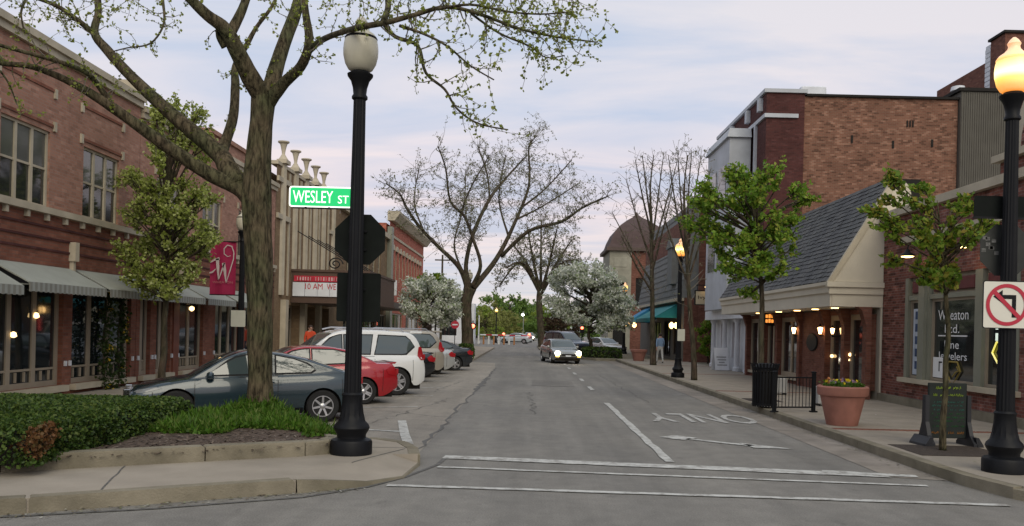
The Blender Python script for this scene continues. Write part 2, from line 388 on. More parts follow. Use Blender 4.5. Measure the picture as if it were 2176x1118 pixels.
M_WGLASS2 = glassmat('upper_glass_blind', (.085, .09, .078), .15)
M_WGLASS = glassmat('upper_glass', (.02, .024, .024), .08)
M_BRK_L = brick('pink_brick', (.36, .19, .135), (.295, .15, .105), (.30, .205, .16), mot=.16, blotch=.12)
M_BRK_D = brick('red_brick', (.225, .088, .056), (.18, .068, .044), (.165, .095, .072), mot=.16, blotch=.14)
M_BRK_J = brick('jeweller_brick', (.20, .072, .052), (.13, .052, .042), (.20, .135, .115), mot=.45, blotch=.16)
M_BRK_C = brick('common_brick', (.205, .095, .062), (.162, .073, .049), (.20, .14, .10), mot=.38, blotch=.2)
M_BRK_R = brick('dark_red_brick', (.085, .029, .026), (.066, .025, .023), (.075, .04, .036), mot=.2)
M_BRK_O = brick('orange_brick', (.42, .125, .08), (.36, .10, .065), (.32, .16, .12), blotch=.1)
M_BRK_I = brick('plain_brick', (.175, .072, .05), (.14, .058, .042), (.14, .08, .062), mot=.2)
M_BRK_T = brick('tan_brick', (.235, .16, .09), (.195, .13, .075), (.19, .135, .085), mot=.1)
M_SHING = mat('slate_shingle', (.105, .105, .108), .9, .4, 9., bump=.6, bscale=40)
M_GREYS = mat('grey_siding', (.105, .098, .082), .8, .1, 2.)
M_AWN = mat('grey_awning', (.29, .305, .27), .85, .06, 3.)
M_AWND = mat('awning_stripe', (.21, .205, .175), .85, .1, 3.)
M_TEAL = mat('teal_awning', (.015, .21, .23), .7, .08, 3.)
M_TERRA = mat('terracotta', (.33, .145, .11), .8, .12, 4., dirt=.2)
M_BARK = barkmat('grey_bark', (.022, .019, .013), (.12, .105, .072), 9., 1.)
M_BARK2 = barkmat('dark_bark', (.03, .024, .02), (.09, .075, .06), 6., .8)
M_BARKT = mat('twig_bark', (.13, .115, .09), .95, .3, 6.)
M_LF_YOUNG = leafmat('young_leaf', [(.15, .19, .02), (.23, .27, .05), (.31, .33, .10)])
M_LF_MAPLE = leafmat('maple_leaf', [(.08, .17, .015), (.14, .26, .022), (.21, .33, .035), (.30, .32, .05)])
M_LF_MAPLE2 = leafmat('young_maple_leaf', [(.08, .16, .015), (.14, .24, .022), (.22, .29, .035), (.29, .22, .035)])
M_LF_PEAR = leafmat('pear_leaf', [(.17, .22, .03), (.26, .32, .06), (.36, .41, .11), (.46, .49, .22)])
M_LF_BLOS = leafmat('blossom', [(.18, .25, .09), (.54, .58, .46), (.68, .70, .63), (.76, .77, .72)])
M_LF_BUD = leafmat('bud', [(.13, .135, .06), (.18, .185, .095), (.22, .22, .13)])
M_LF_HEDGE = leafmat('hedge_leaf', [(.014, .03, .006), (.03, .06, .010), (.055, .10, .016), (.09, .12, .025)], .15)
M_LF_DRY = leafmat('dry_leaf', [(.10, .045, .015), (.16, .075, .03), (.06, .05, .015)], .15)
M_LF_COVER = leafmat('cover_leaf', [(.035, .075, .008), (.06, .14, .012), (.10, .20, .022), (.15, .19, .05)])
M_LF_FARS = [leafmat('far_leaf_olive', [(.20, .22, .05), (.26, .28, .08), (.31, .31, .12)]), leafmat('far_leaf_green', [(.09, .16, .03), (.13, .22, .04), (.19, .28, .07)]),
             leafmat('far_leaf_fresh', [(.16, .23, .03), (.23, .31, .04), (.29, .36, .08)]), leafmat('far_leaf_brown', [(.05, .03, .018), (.075, .042, .025), (.07, .06, .025)])]
M_LF_VINE = leafmat('vine_leaf', [(.015, .035, .008), (.03, .06, .012), (.06, .08, .02)])
M_RED = glow('red_light', (1, .10, .02), 4.)
M_WARM = glow('warm_lamp', (1, .62, .22), 9.)
M_SOFT = glow('soft_lamp', (1, .66, .28), 3.)
M_TYRE = mat('tyre', (.014, .014, .014), .85, .2, 8.)
M_RIM = mat('alloy', (.55, .55, .56), .3, .05, 3., metal=.9)
M_CHROME = mat('chrome', (.6, .6, .6), .15, 0, metal=1.)
M_CGLASS = glassmat('car_glass', (.055, .075, .075), .03)
M_TAIL = glow('tail_lens', (.9, .03, .02), .02, (.27, .006, .01))
M_TAILB = glow('tail_lens_lit', (1, .06, .03), 1.2, (.5, .02, .02))
# ------------------------------------------------------------------ ground, road, pavements
def sheet(pts, z): return MB().add([(x, y, z) for x, y in pts], [tuple(range(len(pts)))])
struct('ground', sheet([(-1500, -600), (1500, -600), (1500, 2500), (-1500, 2500)], -.06), M_GRASS)
g = MB()
for i in range(12):
    for j in range(30):
        x0, x1, y0, y1 = -60 + i * 10, -50 + i * 10, -30 + j * 10, -20 + j * 10
        g.add([(x0, y0, 0), (x1, y0, 0), (x1, y1, 0), (x0, y1, 0)], [(0, 1, 2, 3)])
road = struct('road', g, M_ASPH)
struct('parking_lane', sheet([(-1.62, 13.2), (-1.5, 42), (-1.75, 49), (-3.4, 50), (-8.95, 62), (-8.95, 15.9), (-2.4, 15.0)], .004), M_PARK)
def strip(mb, pts, w, z, jag=0.):
    pts = [Vector((p[0], p[1], z)) for p in pts]; L = []
    for i, p in enumerate(pts):
        t = (pts[min(i + 1, len(pts) - 1)] - pts[max(i - 1, 0)]).normalized(); nrm = Vector((-t.y, t.x, 0))
        ww = w * (1 + (random.random() - .5) * jag)
        L.append((p - nrm * ww / 2, p + nrm * ww / 2))
    o = len(mb.v)
    for a, b in L: mb.v += [a, b]
    for i in range(len(L) - 1): mb.f.append((o + 2 * i, o + 2 * i + 2, o + 2 * i + 3, o + 2 * i + 1))
    return mb
def jitter(a, b, n, amp):
    a, b = Vector(a), Vector(b); out = []
    for i in range(n + 1):
        t = i / n; p = a.lerp(b, t)
        if 0 < i < n: p = p + Vector((random.gauss(0, amp), random.gauss(0, amp * .5)))
        out.append(p)
    return out
# seams and cracks filled with tar
ck = MB()
strip(ck, jitter((-1.66, 13.3), (-1.5, 43), 60, .035), .06, .008, .9)
strip(ck, jitter((-1.52, 27), (-1.5, 34), 14, .06), .16, .009, 1.2)
strip(ck, [p.xy for p in (gnd(0, 1100), gnd(330, 1082), gnd(640, 1058), gnd(780, 1036), gnd(860, 1015), gnd(930, 988), gnd(945, 975))], .06, .008, .5)
for a, b in (((.2, 20), (.1, 27)), ((3.4, 24), (3.2, 40)), ((-1.3, 26.5), (5, 26.9)), ((-1.3, 36), (5, 36.4))):
    strip(ck, jitter(a, b, 34, .06), .02, .008, 1.6)
for a, b in (((-3.2, 16.5), (-2.0, 24)), ((-1.8, 22.6), (-5.2, 23.4)), ((-2.8, 26), (-2.2, 33)), ((-3.4, 20), (-1.7, 18.8))):
    strip(ck, jitter(a, b, 26, .06), .018, .012, 1.6)
obj('tar_seam', ck, M_CRACK, road, kind='stuff')
struct('gutter', sheet([(5.12, 12.2), (5.86, 12.0), (5.86, 57.5), (5.12, 57.5)], .006), M_GUT)
# painted markings: each a piece of the road
def mark(name, mb): return obj(name, mb, M_PAINT, road)
PZ = .012
mark('stop_line', strip(MB(), jitter((-1.2, 13.05), (5.15, 12.3), 24, .012), .33, PZ, .16))
mark('stop_line', strip(MB(), jitter((4.3, 12.55), (5.55, 12.28), 8, .03), .22, PZ + .003, .5))
mark('crosswalk_line', strip(MB(), jitter((-1.2, 12.1), (5.35, 11.52), 24, .01), .11, PZ, .25))
mark('crosswalk_line', strip(MB(), jitter((-1.66, 10.62), (5.75, 10.3), 24, .01), .13, PZ, .2))
mark('lane_line', strip(MB(), jitter((2.2, 13.1), (2.2, 23.6), 20, .012), .14, PZ, .3))
for y0, y1 in ((28.6, 30.4), (33.6, 35.2), (38.5, 40.2), (43.8, 45.4), (49, 50.5)):
    mark('lane_dash', strip(MB(), jitter((2.2, y0), (2.2, y1), 5, .01), .13, PZ, .4))
mk = MB(); strip(mk, [gnd(775, 914).xy, gnd(850, 918).xy], .13, PZ); mark('parking_line', mk)
mk = MB(); strip(mk, [gnd(854, 895).xy, gnd(860, 925).xy, gnd(868, 945).xy], .17, PZ + .003); mark('parking_line', mk)
for k in range(1, 6):
    y = 17.6 + k * 3.5
    mark('parking_line', strip(MB(), [(-2.6, y), (-7.6, y - 2.1)], .1, PZ, .2))
om = text_mb('ONLY', 2.45, 2.0, Matrix.Translation((4.02, 20.0, PZ)) @ Matrix.Rotation(math.pi, 4, 'Z'), 0., .012)
wo = mark('painted_word', om); wo.data.materials.clear(); wo.data.materials.append(wornpaint('faded_paint', (.47, .465, .44), (.22, .21, .19)))
ar = MB(); strip(ar, [(2.68, 16.35), (3.05, 16.0)], .5, PZ)
strip(ar, [(3.0, 16.05), (3.5, 15.62), (4.0, 15.25)], .17, PZ, .4)
ar.add([(3.85, 15.62, PZ), (3.95, 14.95, PZ), (4.62, 14.95, PZ)], [(0, 1, 2)])
mark('painted_arrow', ar)
# right pavement: base, slabs, kerb stones
rp = struct('right_pavement', MB().prism([(6.03, 12.3, -.05), (30, 12.3, -.05), (30, 150, -.05), (6.03, 150, -.05)], (0, 0, .178)), M_KERB)
sl = {}
def slab(x0, x1, y0, y1, z0, z1, parent, m=M_WALK, name='paving_slab'):
    k = (round(x1 - x0, 3), round(y1 - y0, 3), round(z1 - z0, 3), m.name)
    if k not in sl: sl[k] = mesh(name, MB().bbox(0, x1 - x0, 0, y1 - y0, 0, z1 - z0, .008), m)
    o = obj(name, sl[k], m, parent); o.location = (x0, y0, z0); return o
NS = 26; sy = (57.5 - 12.3) / NS
PITS = ((6.1, 7.55, 13.4, 14.9),)
for i in range(NS):
    for j in range(3):
        x0, y0 = 6.03 + j * 1.4, 12.3 + i * sy
        slab(x0 + .006, x0 + 1.394, y0 + .006, y0 + sy - .006, .12, .15 + random.uniform(-.002, .002), rp)
for i in range(30):                                        # brick band across the pavement
    x0 = 6.05 + i * .138
    slab(x0, x0 + .13, 16.95, 17.2, .145, .1545, rp, M_BRK_D, 'paver')
for y in (27.5, 38.5, 48.):
    for i in range(15): slab(6.05 + i * .276, 6.05 + i * .276 + .26, y, y + .25, .145, .1545, rp, M_BRK_D, 'paver')
ky = 12.3
while ky < 57:
    slab(5.85, 6.025, ky + .006, ky + 2.99, -.04, .152, rp, M_KERB, 'kerb_stone'); ky += 3.0
cpts = [(5.85, 12.29), (5.88, 11.6), (6.05, 10.75), (6.45, 10.0), (7.1, 9.35), (8.0, 8.9), (9.2, 8.7), (30, 8.7)]
corner = struct('corner_pavement', MB().prism([(6.03, 12.29, -.05), (6.06, 11.6, -.05), (6.22, 10.85, -.05), (6.6, 10.15, -.05), (7.2, 9.52, -.05), (8.05, 9.08, -.05), (9.2, 8.88, -.05), (30, 8.88, -.05), (30, 12.29, -.05)], (0, 0, .2)), M_WALK)
inner = [(6.025, 12.29), (6.055, 11.6), (6.215, 10.85), (6.595, 10.15), (7.195, 9.52), (8.045, 9.08), (9.2, 8.88), (30, 8.88)]
for i in range(len(cpts) - 1):
    q = [cpts[i], cpts[i + 1], inner[i + 1], inner[i]]
    obj('kerb_stone', MB().prism([(x, y, -.04) for x, y in q], (0, 0, .165 if i > 1 else .188)), M_KERB, corner)
# tree pit in the pavement near the corner
obj('tree_pit', MB().bbox(6.15, 7.6, 13.45, 14.75, .148, .158, .004), M_SOIL, rp)
obj('tree_pit', MB().bbox(6.1, 7.0, 23.6, 24.6, .148, .158, .004), M_SOIL, rp)
# left corner: pavement with its kerb, planting bed behind
outer = [(-30, 5.6), (-12, 6.1), (-8, 7.15), (-5.13, 8.55), (-3.8, 9.32), (-2.62, 10.03), (-2.70, 10.9), (-2.3, 11.35), (-2.0, 11.8), (-1.86, 12.25), (-1.50, 12.3), (-1.58, 12.9), (-1.85, 13.6), (-2.3, 13.95), (-3.2, 14.1), (-3.7, 14.8), (-4.4, 15.45), (-8.0, 15.5), (-8.7, 15.8), (-8.9, 16.6), (-8.9, 140)]
lp = struct('left_pavement', MB().prism([(x, y, -.05) for x, y in outer + [(-30, 140)]], (0, 0, .2)), M_WALK)
ri = [(-2.62, 10.03), (-2.70, 10.9), (-2.3, 11.35), (-2.0, 11.8), (-1.86, 12.25)]; ro = [(-2.62, 10.03), (-2.3, 10.25), (-1.9, 10.6), (-1.55, 11.2), (-1.48, 12.28)]
rz0 = [.15, .115, .05, .02, .03]
rm = MB().loft([[Vector((x, y, .151)) for x, y in ri], [Vector((a_[0] * .5 + b_[0] * .5, a_[1] * .5 + b_[1] * .5, .151 * .45 + z * .55)) for a_, b_, z in zip(ri, ro, rz0)], [Vector((x, y, z)) for (x, y), z in zip(ro, rz0)]], False, False)
obj('kerb_ramp', rm, M_WALK, lp, 60)
obj('ramp_edge', MB().loft([[Vector((x - .05, y + .05, z + .004)) for (x, y), z in zip(ro, rz0)], [Vector((x + .012, y - .012, z + .004)) for (x, y), z in zip(ro, rz0)], [Vector((x + .03, y - .03, -.02)) for x, y in ro]], False, False), M_KERB, lp, 40)
def kerbline(pts, w, z0, z1, parent, gap=.012, name='kerb_stone', m=M_KERB, side=1):
    for i in range(len(pts) - 1):
        a, b = Vector((*pts[i], 0)), Vector((*pts[i + 1], 0)); t = (b - a).normalized(); nrm = Vector((-t.y, t.x, 0)) * side
        a2, b2 = a + t * gap, b - t * gap
        q = [a2, b2, b2 + nrm * w, a2 + nrm * w]
        if side < 0: q.reverse()
        zz = z1[i] if hasattr(z1, '__len__') else z1
        L0 = [p + Vector((0, 0, z0)) for p in q]
        c = sum(q, Vector()) / 4
        L1 = [p + Vector((0, 0, zz - .02)) for p in q]; L2 = [p + (c - p).normalized() * .02 + Vector((0, 0, zz)) for p in q]
        obj(name, MB().loft([L0, L1, L2]), m, parent)
kerbline([(x, y - .02) for x, y in [(-12, 6.1), (-8, 7.15), (-4.92, 8.67), (-2.62, 10.03)]], .17, -.04, .158, lp)
kerbline([(x + .015, y) for x, y in [(-1.48, 12.3), (-1.58, 12.9), (-1.85, 13.6), (-2.3, 13.95), (-3.2, 14.1), (-3.7, 14.8), (-4.4, 15.45), (-8.0, 15.5)]], .17, -.04, .158, lp)
kerbline([(-8.88, y) for y in (17, 20, 23, 26, 29, 32, 35, 38, 41, 44, 47, 50)], .17, -.04, .158, lp)
# joint across the left pavement
obj('joint', strip(MB(), jitter((-4.4, 9.05), (-4.9, 10.7), 6, .006), .02, .1545), M_CRACK, lp)
obj('joint', strip(MB(), jitter((-2.25, 11.4), (-1.75, 12.8), 6, .02), .02, .1545), M_CRACK, lp)
obj('joint', strip(MB(), jitter((-2.5, 12.85), (-1.7, 12.9), 6, .006), .02, .1545), M_CRACK, lp)
# planting bed: raised kerb and mulch
bedf = [(-11, 7.0), (-6.03, 10.03), (-4.1, 11.2), (-2.98, 11.86), (-2.72, 12.1), (-2.62, 12.5), (-2.85, 13.1), (-3.4, 13.75), (-3.9, 14.6), (-4.5, 15.25), (-11, 15.3)]
bed = thing('planting_bed', 'brown mulched planting bed behind a low concrete kerb at the left corner', 'planting bed', (-5, 13, .15))
mb = MB()
gx = np.linspace(-10.5, -2.75, 78); gy = np.linspace(7.6, 15.0, 76)
def inbed(x, y):
    s = False; P = bedf; j = len(P) - 1
    for i in range(len(P)):
        if (P[i][1] > y) != (P[j][1] > y) and x < (P[j][0] - P[i][0]) * (y - P[i][1]) / (P[j][1] - P[i][1]) + P[i][0]: s = not s
        j = i
    return s
def bedz(x, y): return .29 + .06 * math.exp(-((x + 4.3) ** 2 + (y - 14.2) ** 2) / 2.2) + .022 * noise.noise(Vector((x * 3, y * 3, 0))) + .02 * noise.noise(Vector((x * 11, y * 11, 3)))
idx = {}
for i, x in enumerate(gx):
    for j, y in enumerate(gy):
        if inbed(x, y): idx[i, j] = len(mb.v); mb.v.append(Vector((x, y, bedz(x, y))))
for i in range(len(gx) - 1):
    for j in range(len(gy) - 1):
        q = [(i, j), (i + 1, j), (i + 1, j + 1), (i, j + 1)]
        if all(k in idx for k in q): mb.f.append(tuple(idx[k] for k in q))
obj('mulch', mb, M_MULCH, bed, 'all')
obj('soil', MB().prism([(x * .985 - .06, y * .985 + .2, .14) for x, y in bedf], (0, 0, .12)), M_SOIL, bed)
ch = MB()
for _ in range(2600):
    x, y = random.uniform(-7, -2.7), random.uniform(9.6, 13.6)
    if not inbed(x - .05, y + .05): continue
    c = Vector((x, y, bedz(x, y) + .008)); a = random.uniform(0, 6.3); l, w = random.uniform(.015, .05), random.uniform(.006, .014)
    u = Vector((math.cos(a), math.sin(a), random.uniform(-.3, .3))) * l; v = Vector((-math.sin(a), math.cos(a), random.uniform(-.3, .3))) * w
    ch.add([c - u - v, c + u - v, c + u + v, c - u + v], [(0, 1, 2, 3)])
obj('wood_chip', ch, leafmat('chip', [(.04, .028, .02), (.10, .07, .05), (.19, .15, .115)], 0.), bed, kind='stuff')
kerbline(bedf[:10], .2, .14, .345, bed, .008)
# bump-outs further along
lb = struct('left_bump_out', MB().prism([(x, y, -.05) for x, y in [(-8.88, 60), (-8.88, 53), (-6.6, 50.2), (-4.2, 49.2), (-3.3, 49.8), (-3.1, 51.5), (-3.1, 84), (-8.88, 90)]], (0, 0, .2)), M_WALK)
rb = struct('right_bump_out', MB().prism([(x, y, -.05) for x, y in [(6.02, 57), (4.6, 57.3), (3.9, 58.4), (3.7, 60), (3.7, 64), (4.4, 66.5), (6.02, 67.5)]], (0, 0, .195)), M_KERB)
rb2 = struct('far_bump_out', MB().prism([(x, y, -.05) for x, y in [(6.02, 78), (2.2, 80.5), (1.2, 83), (1.2, 100), (6.02, 104)]], (0, 0, .19)), M_KERB)

# repaired patches in the carriageway, litter in the gutter
M_PATCH = roadmat('patched_asphalt', (.165, .156, .142))
for q in ([(.2, 30.2), (1.7, 30.0), (1.75, 33.4), (.25, 33.5)], [(-3.6, 7.2), (-.5, 7.0), (-.4, 7.9), (-3.5, 8.1)]):
    obj('asphalt_patch', sheet(q, .0065), M_PATCH, road)
lt_ = MB()
for _ in range(900):
    z = random.random()
    if z < .55: x, y, zz = 5.82 - abs(random.gauss(0, .13)), random.uniform(11.8, 40), .011
    elif z < .8: x, y, zz = random.uniform(6.1, 10.1), random.uniform(12.5, 40), .158
    else: t_ = random.random(); x, y, zz = -5.1 + t_ * 3.2 + random.gauss(0, .1), 8.45 + t_ * 2.0 - abs(random.gauss(0, .12)), .011
    a = random.uniform(0, 6.3); l_, w_ = random.uniform(.008, .03), random.uniform(.005, .012)
    u = Vector((math.cos(a), math.sin(a), random.uniform(-.2, .2))) * l_; v = Vector((-math.sin(a), math.cos(a), random.uniform(-.2, .2))) * w_; c_ = Vector((x, y, zz + .006))
    lt_.add([c_ - u - v, c_ + u - v, c_ + u + v, c_ - u + v], [(0, 1, 2, 3)])
lo_ = obj('street_litter', lt_, leafmat('litter_bits', [(.06, .045, .03), (.16, .13, .09), (.12, .13, .05), (.4, .38, .34)], 0.), None, kind='stuff'); tag(lo_, 'scattered dry leaves and grit along the gutters', 'litter')
# ------------------------------------------------------------------ cars
def smoothf(pts, d=.07):
    xs = [p[0] for p in pts]; zs = [p[1] for p in pts]
    o = np.linspace(-d, d, 7)
    return lambda x: float(np.mean(np.interp(x + o, xs, zs)))
PROF = ([0, .15, .35, .55, .7, .82, .92, 1.0], [.93, .965, .99, 1.0, .992, .975, .95, .90])
def make_car(name, label, loc, rz, S, paint, group=None, tail=M_TAIL, lights=False, side=(1, -1), rims=None, trim=None):
    root = thing(name, label, 'car', loc, group, True, rz)
    L, W, H, WR, xf, xr = S['L'], S['W'], S['H'], S['R'], S['xf'], S['xr']
    zt = smoothf(S['belt']); zr0 = smoothf(S['roof'], .09)
    zb = smoothf([(-L / 2, .42), (-L / 2 + .25, .27), (xr - .5, S['clr']), (xf + .5, S['clr']), (L / 2 - .2, .26), (L / 2, .34)])
    xs0 = L / 2 - .75
    def w(x):
        t = max(0, abs(x) - xs0) / (L / 2 - xs0); return W / 2 * (1 - .04 * t - .15 * t ** 3.2)
    Ra = WR * 1.13
    def arch(x):
        z = 0
        for xc in (xf, xr):
            if abs(x - xc) < Ra: z = max(z, WR + math.sqrt(Ra * Ra - (x - xc) ** 2))
        return z
    def bodyY(x, z):
        a, b = zb(x), zt(x); return w(x) * float(np.interp((z - a) / max(.05, b - a), *PROF))
    def cabY(x, z):
        b = zt(x); wb = w(x) * .885; return wb - (wb - w(x) * S['tum']) * max(0, (z - b) / (H - b)) ** 1.15
    def anyY(x, z): return bodyY(x, z) if z <= zt(x) else cabY(x, z)
    st = sorted(set(list(np.linspace(-L / 2, L / 2, 64)) + [xc + Ra * math.cos(a) for xc in (xf, xr) for a in np.linspace(0, math.pi, 17)] + [L / 2 - .02, L / 2 - .05, -L / 2 + .02, -L / 2 + .05]))
    bd = MB(); loops = []
    for x in st:
        a, b, ar = zb(x), zt(x), arch(x); half = []
        endf = 1.0
        e = min(L / 2 - abs(x), .05) / .05; shr = 1 - .03 * (1 - e) ** 2
        for s in PROF[0]:
            z = max(a + (b - a) * s, ar); half.append((bodyY(x, z) * shr, z))
        yb = half[-1][0]
        top = [(yb * .93, b + .012), (yb * .7, b + .028), (yb * .35, b + .038), (0, b + .04)]
        h = half + top
        loops.append([Vector((x, y, z)) for y, z in h] + [Vector((x, -y, z)) for y, z in reversed(h[:-1])])
    bd.loft(loops, False, False); n = len(loops[0])
    bd.f.append(tuple(range(n))); o = (len(loops) - 1) * n; bd.f.append(tuple(o + j for j in reversed(range(n))))
    body = obj('body', bd, paint, root, 35)
    # cabin
    cb = MB(); loops = []; xd, xa = S['roof'][0][0], S['roof'][-1][0]
    def sec(x):
        b = zt(x) - .015; top = max(zr0(x), b + .005); hs = max(0, top - .05 - b); h = []
        for f in (0, .25, .5, .75, .92, 1):
            z = b + hs * f; h.append((cabY(x, max(z, zt(x))), z))
        yt = h[-1][0]
        k = min(1, (top - b) / .05)
        h += [(yt * .965, top - .028 * k), (yt * .88, top - .014 * k), (yt * .5, top - .003), (0, top)]
        return h
    for x in np.linspace(xd, xa, 44):
        h = sec(x); loops.append([Vector((x, y, z)) for y, z in h] + [Vector((x, -y, z)) for y, z in reversed(h[:-1])])
    cb.loft(loops, False, False)
    obj('roof', cb, paint, root, 45)
    obj('underbody', MB().box(-L / 2 + .12, L / 2 - .12, -W / 2 + .27, W / 2 - .27, .17, .62), M_DARK, root)
    # side glass, doors, lamps
    def patch(poly, off, sgn, nx=10, nz=7):
        """polygon in the side view laid on the flank"""
        mb = MB(); xs = [p[0] for p in poly]; N = len(poly)
        X = np.linspace(min(xs) + 1e-4, max(xs) - 1e-4, nx); rows = []
        for x in X:
            zz = []
            for i in range(N):
                (xa_, za_), (xb_, zb_) = poly[i], poly[(i + 1) % N]
                if (xa_ - x) * (xb_ - x) < 0: zz.append(za_ + (zb_ - za_) * (x - xa_) / (xb_ - xa_))
            lo, hi = (min(zz), max(zz)) if zz else (0, 0)
            rows.append([Vector((x, sgn * (anyY(x, z) + off), z)) for z in np.linspace(lo, hi, nz)])
        mb.loft(rows if sgn < 0 else rows[::-1], False, False); return mb
    for sgn in side:
        for dp, gl, hx in S['doors']:
            if dp:
                d = obj('door', patch(dp, .006, sgn, 14, 9), paint, root, 40)
                big = [(p[0] + (.012 if p[0] > sum(q[0] for q in dp) / len(dp) else -.012), p[1] + (.012 if p[1] > .6 else -.012)) for p in dp]
                obj('door_gap', patch(big, .0025, sgn, 14, 9), M_DARK, d, 40)
                hz = S['hz']
                obj('handle', MB().bbox(hx - .1, hx + .1, *sorted((sgn * (anyY(hx, hz) + .006), sgn * (anyY(hx, hz) + .035))), hz - .014, hz + .016, .006), paint, d)
            fr = [(p[0] + (.03 if p[0] > sum(q[0] for q in gl) / len(gl) else -.03), p[1] + (.03 if p[1] > S['gm'] else -.03)) for p in gl]
            wf = obj('window_frame', patch(fr, .004, sgn), M_BLACK, root, 40)
            obj('window', patch(gl, .010, sgn), M_CGLASS, root, 40)
        for gx_ in (-L / 2 + .42, L / 2 - .5):
            obj('panel_gap', patch([(gx_, zb(gx_) + .12), (gx_, zt(gx_) - .12), (gx_ + .012, zt(gx_) - .12), (gx_ + .012, zb(gx_) + .12)], .003, sgn, 3, 6), M_DARK, root)
        obj('tail_light', patch(S['tail'], .012, sgn, 6, 4), tail, root, 40)
        obj('headlight', patch(S['head'], .010, sgn, 6, 4), mat('headlight_lens', (.16, .17, .175), .12, .05, 3., coat=.5), root, 40)
        mx, mz = S['mir']; y = sgn * (anyY(mx, mz) + .10)
        m = MB().lathe([(.02, -.1), (.08, -.07), (.1, 0), (.08, .07), (.02, .1)], 12).xf(Matrix.Translation((mx, y, mz)) @ Matrix.Diagonal((.75, 1.15, .75, 1)))
        m.box(mx - .03, mx + .03, *sorted((sgn * (abs(y) - .1), sgn * (abs(y) - .02))), mz - .06, mz - .02)
        obj('mirror', m, paint if not trim else trim, root, 40)
        sill = patch([(xr + Ra + .02, S['clr'] - .0), (xr + Ra + .02, S['clr'] + .1), (xf - Ra - .02, S['clr'] + .1), (xf - Ra - .02, S['clr'])], .012, sgn, 8, 3)
        obj('sill_trim', sill, M_BLACK if not trim else trim, root, 40)
        for xc in (xf, xr):
            y0 = sgn * (W / 2 - .03)
            tm = MB().lathe([(WR * .60, -.1), (WR * .9, -.105), (WR * .985, -.08), (WR, -.03), (WR, .03), (WR * .985, .08), (WR * .9, .105), (WR * .66, .10), (WR * .62, .07)], 28)
            Mw = Matrix.Translation((xc, y0 - sgn * .1, WR)) @ Matrix.Rotation(R(90) * -sgn, 4, 'X')
            wh = obj('wheel', tm.xf(Mw), M_TYRE, root, 40)
            rm = MB()
            ring = [(WR * .66, .085), (WR * .645, .10), (WR * .60, .10), (WR * .58, .06), (WR * .57, .02)]
            q = [[Vector((math.cos(2 * math.pi * j / 28) * r, math.sin(2 * math.pi * j / 28) * r, z)) for j in range(28)] for r, z in ring]
            rm.loft(q, False)
            ns = rims or 5
            for k in range(ns):
                for da in ((-.13, .13) if ns < 7 else (0,)):
                    a = 2 * math.pi * k / ns + .2; c, s_ = math.cos(a), math.sin(a); c2, s2 = math.cos(a + da), math.sin(a + da)
                    t = Vector((-s_, c, 0)) * WR * .055
                    p0 = Vector((c * .02, s_ * .02, .078)) + Vector((-s_, c, 0)) * da * .12; p1 = Vector((c2 * WR * .6, s2 * WR * .6, .085))
                    rm.loft([[p0 - t * 1.3, p0 + t * 1.3, p0 + t * 1.3 - Vector((0, 0, .04)), p0 - t * 1.3 - Vector((0, 0, .04))], [p1 - t, p1 + t, p1 + t - Vector((0, 0, .05)), p1 - t - Vector((0, 0, .05))]])
            rm.lathe([(WR * .17, .03), (WR * .17, .085), (WR * .1, .095)], 12)
            obj('rim', rm.xf(Mw), M_RIM, wh, 40)
            bk = MB().lathe([(WR * .6, -.02), (WR * .6, .0)], 20).xf(Mw); obj('brake_disc', bk, M_DARK, wh)
    # windscreen and rear window
    def screen(xa_, xb_, name):
        rows = []
        for x in np.linspace(xa_, xb_, 12):
            h = sec(x); ys = np.linspace(-.9, .9, 9); yt = h[5][0]
            d = (zr0(x + .02) - zr0(x - .02)) / .04; nn = Vector((-d, 0, 1)).normalized()
            yy = [q[0] for q in reversed(h[5:])]; zz = [q[1] for q in reversed(h[5:])]
            rows.append([Vector((x, y * yt, float(np.interp(abs(y * yt), yy, zz)))) + nn * .008 for y in ys])
        obj(name, MB().loft(rows, False, False), M_CGLASS, root, 40)
    screen(*S['ws'], 'windscreen'); screen(*S['rw'], 'rear_window')
    # bumpers: lip, plate, grille, lamps on the nose
    xF = L / 2; zh = zt(xF - .1)
    obj('grille', MB().bbox(xF - .03, xF + .012, -.42, .42, .46, .58, .008), M_DARK, root)
    obj('lower_grille', MB().bbox(xF - .03, xF + .014, -.55, .55, .34, .41, .008), M_DARK, root)
    obj('number_plate', MB().bbox(xF - .01, xF + .022, -.16, .16, .42, .50, .004), M_WHITE, root)
    obj('number_plate', MB().bbox(-xF - .018, -xF + .01, -.16, .16, .62, .74, .004), M_WHITE, root)
    for sgn in (1, -1):
        obj('tail_lens', MB().bbox(-xF - .008, -xF + .05, *sorted((sgn * .48, sgn * .70)), S['tail'][0][1] + .02, S['tail'][0][1] + .16, .006), tail, root)
        if lights:
            y = sgn * W * .36
            obj('headlamp', MB().lathe([(.14, -.04), (.14, .02), (.08, .05)], 16).xf(Matrix.Translation((xF - .05, y, .62)) @ Matrix.Rotation(R(90), 4, 'Y')), glow('headlamp_lit', (1, .86, .66), 22.), root)
            obj('indicator', MB().bbox(xF - .1, xF + .012, *sorted((y - .1, y + .1)), .40, .49, .01), glow('indicator_lit', (1, .55, .02), 3.5), root)
        else:
            y = sgn * W * .36; obj('headlamp', MB().bbox(xF - .12, xF + .006, *sorted((y - .12, y + .1)), .55, .67, .012), M_CHROME, root)
    if S.get('rack'):
        for sgn in (1, -1):
            yy = w(0) * S['tum'] * .93
            pts = [(-1.75, sgn * yy, H - .06), (-1.65, sgn * yy, H + .02), (0, sgn * yy, H + .03), (.25, sgn * yy, H - .03)]
            obj('roof_rail', MB().tube(pts, .022, 6), M_RIM if not trim else paint, root, 40)
        obj('spoiler', MB().bbox(-2.32, -1.95, -.62, .62, H - .10, H - .03, .02), paint, root)
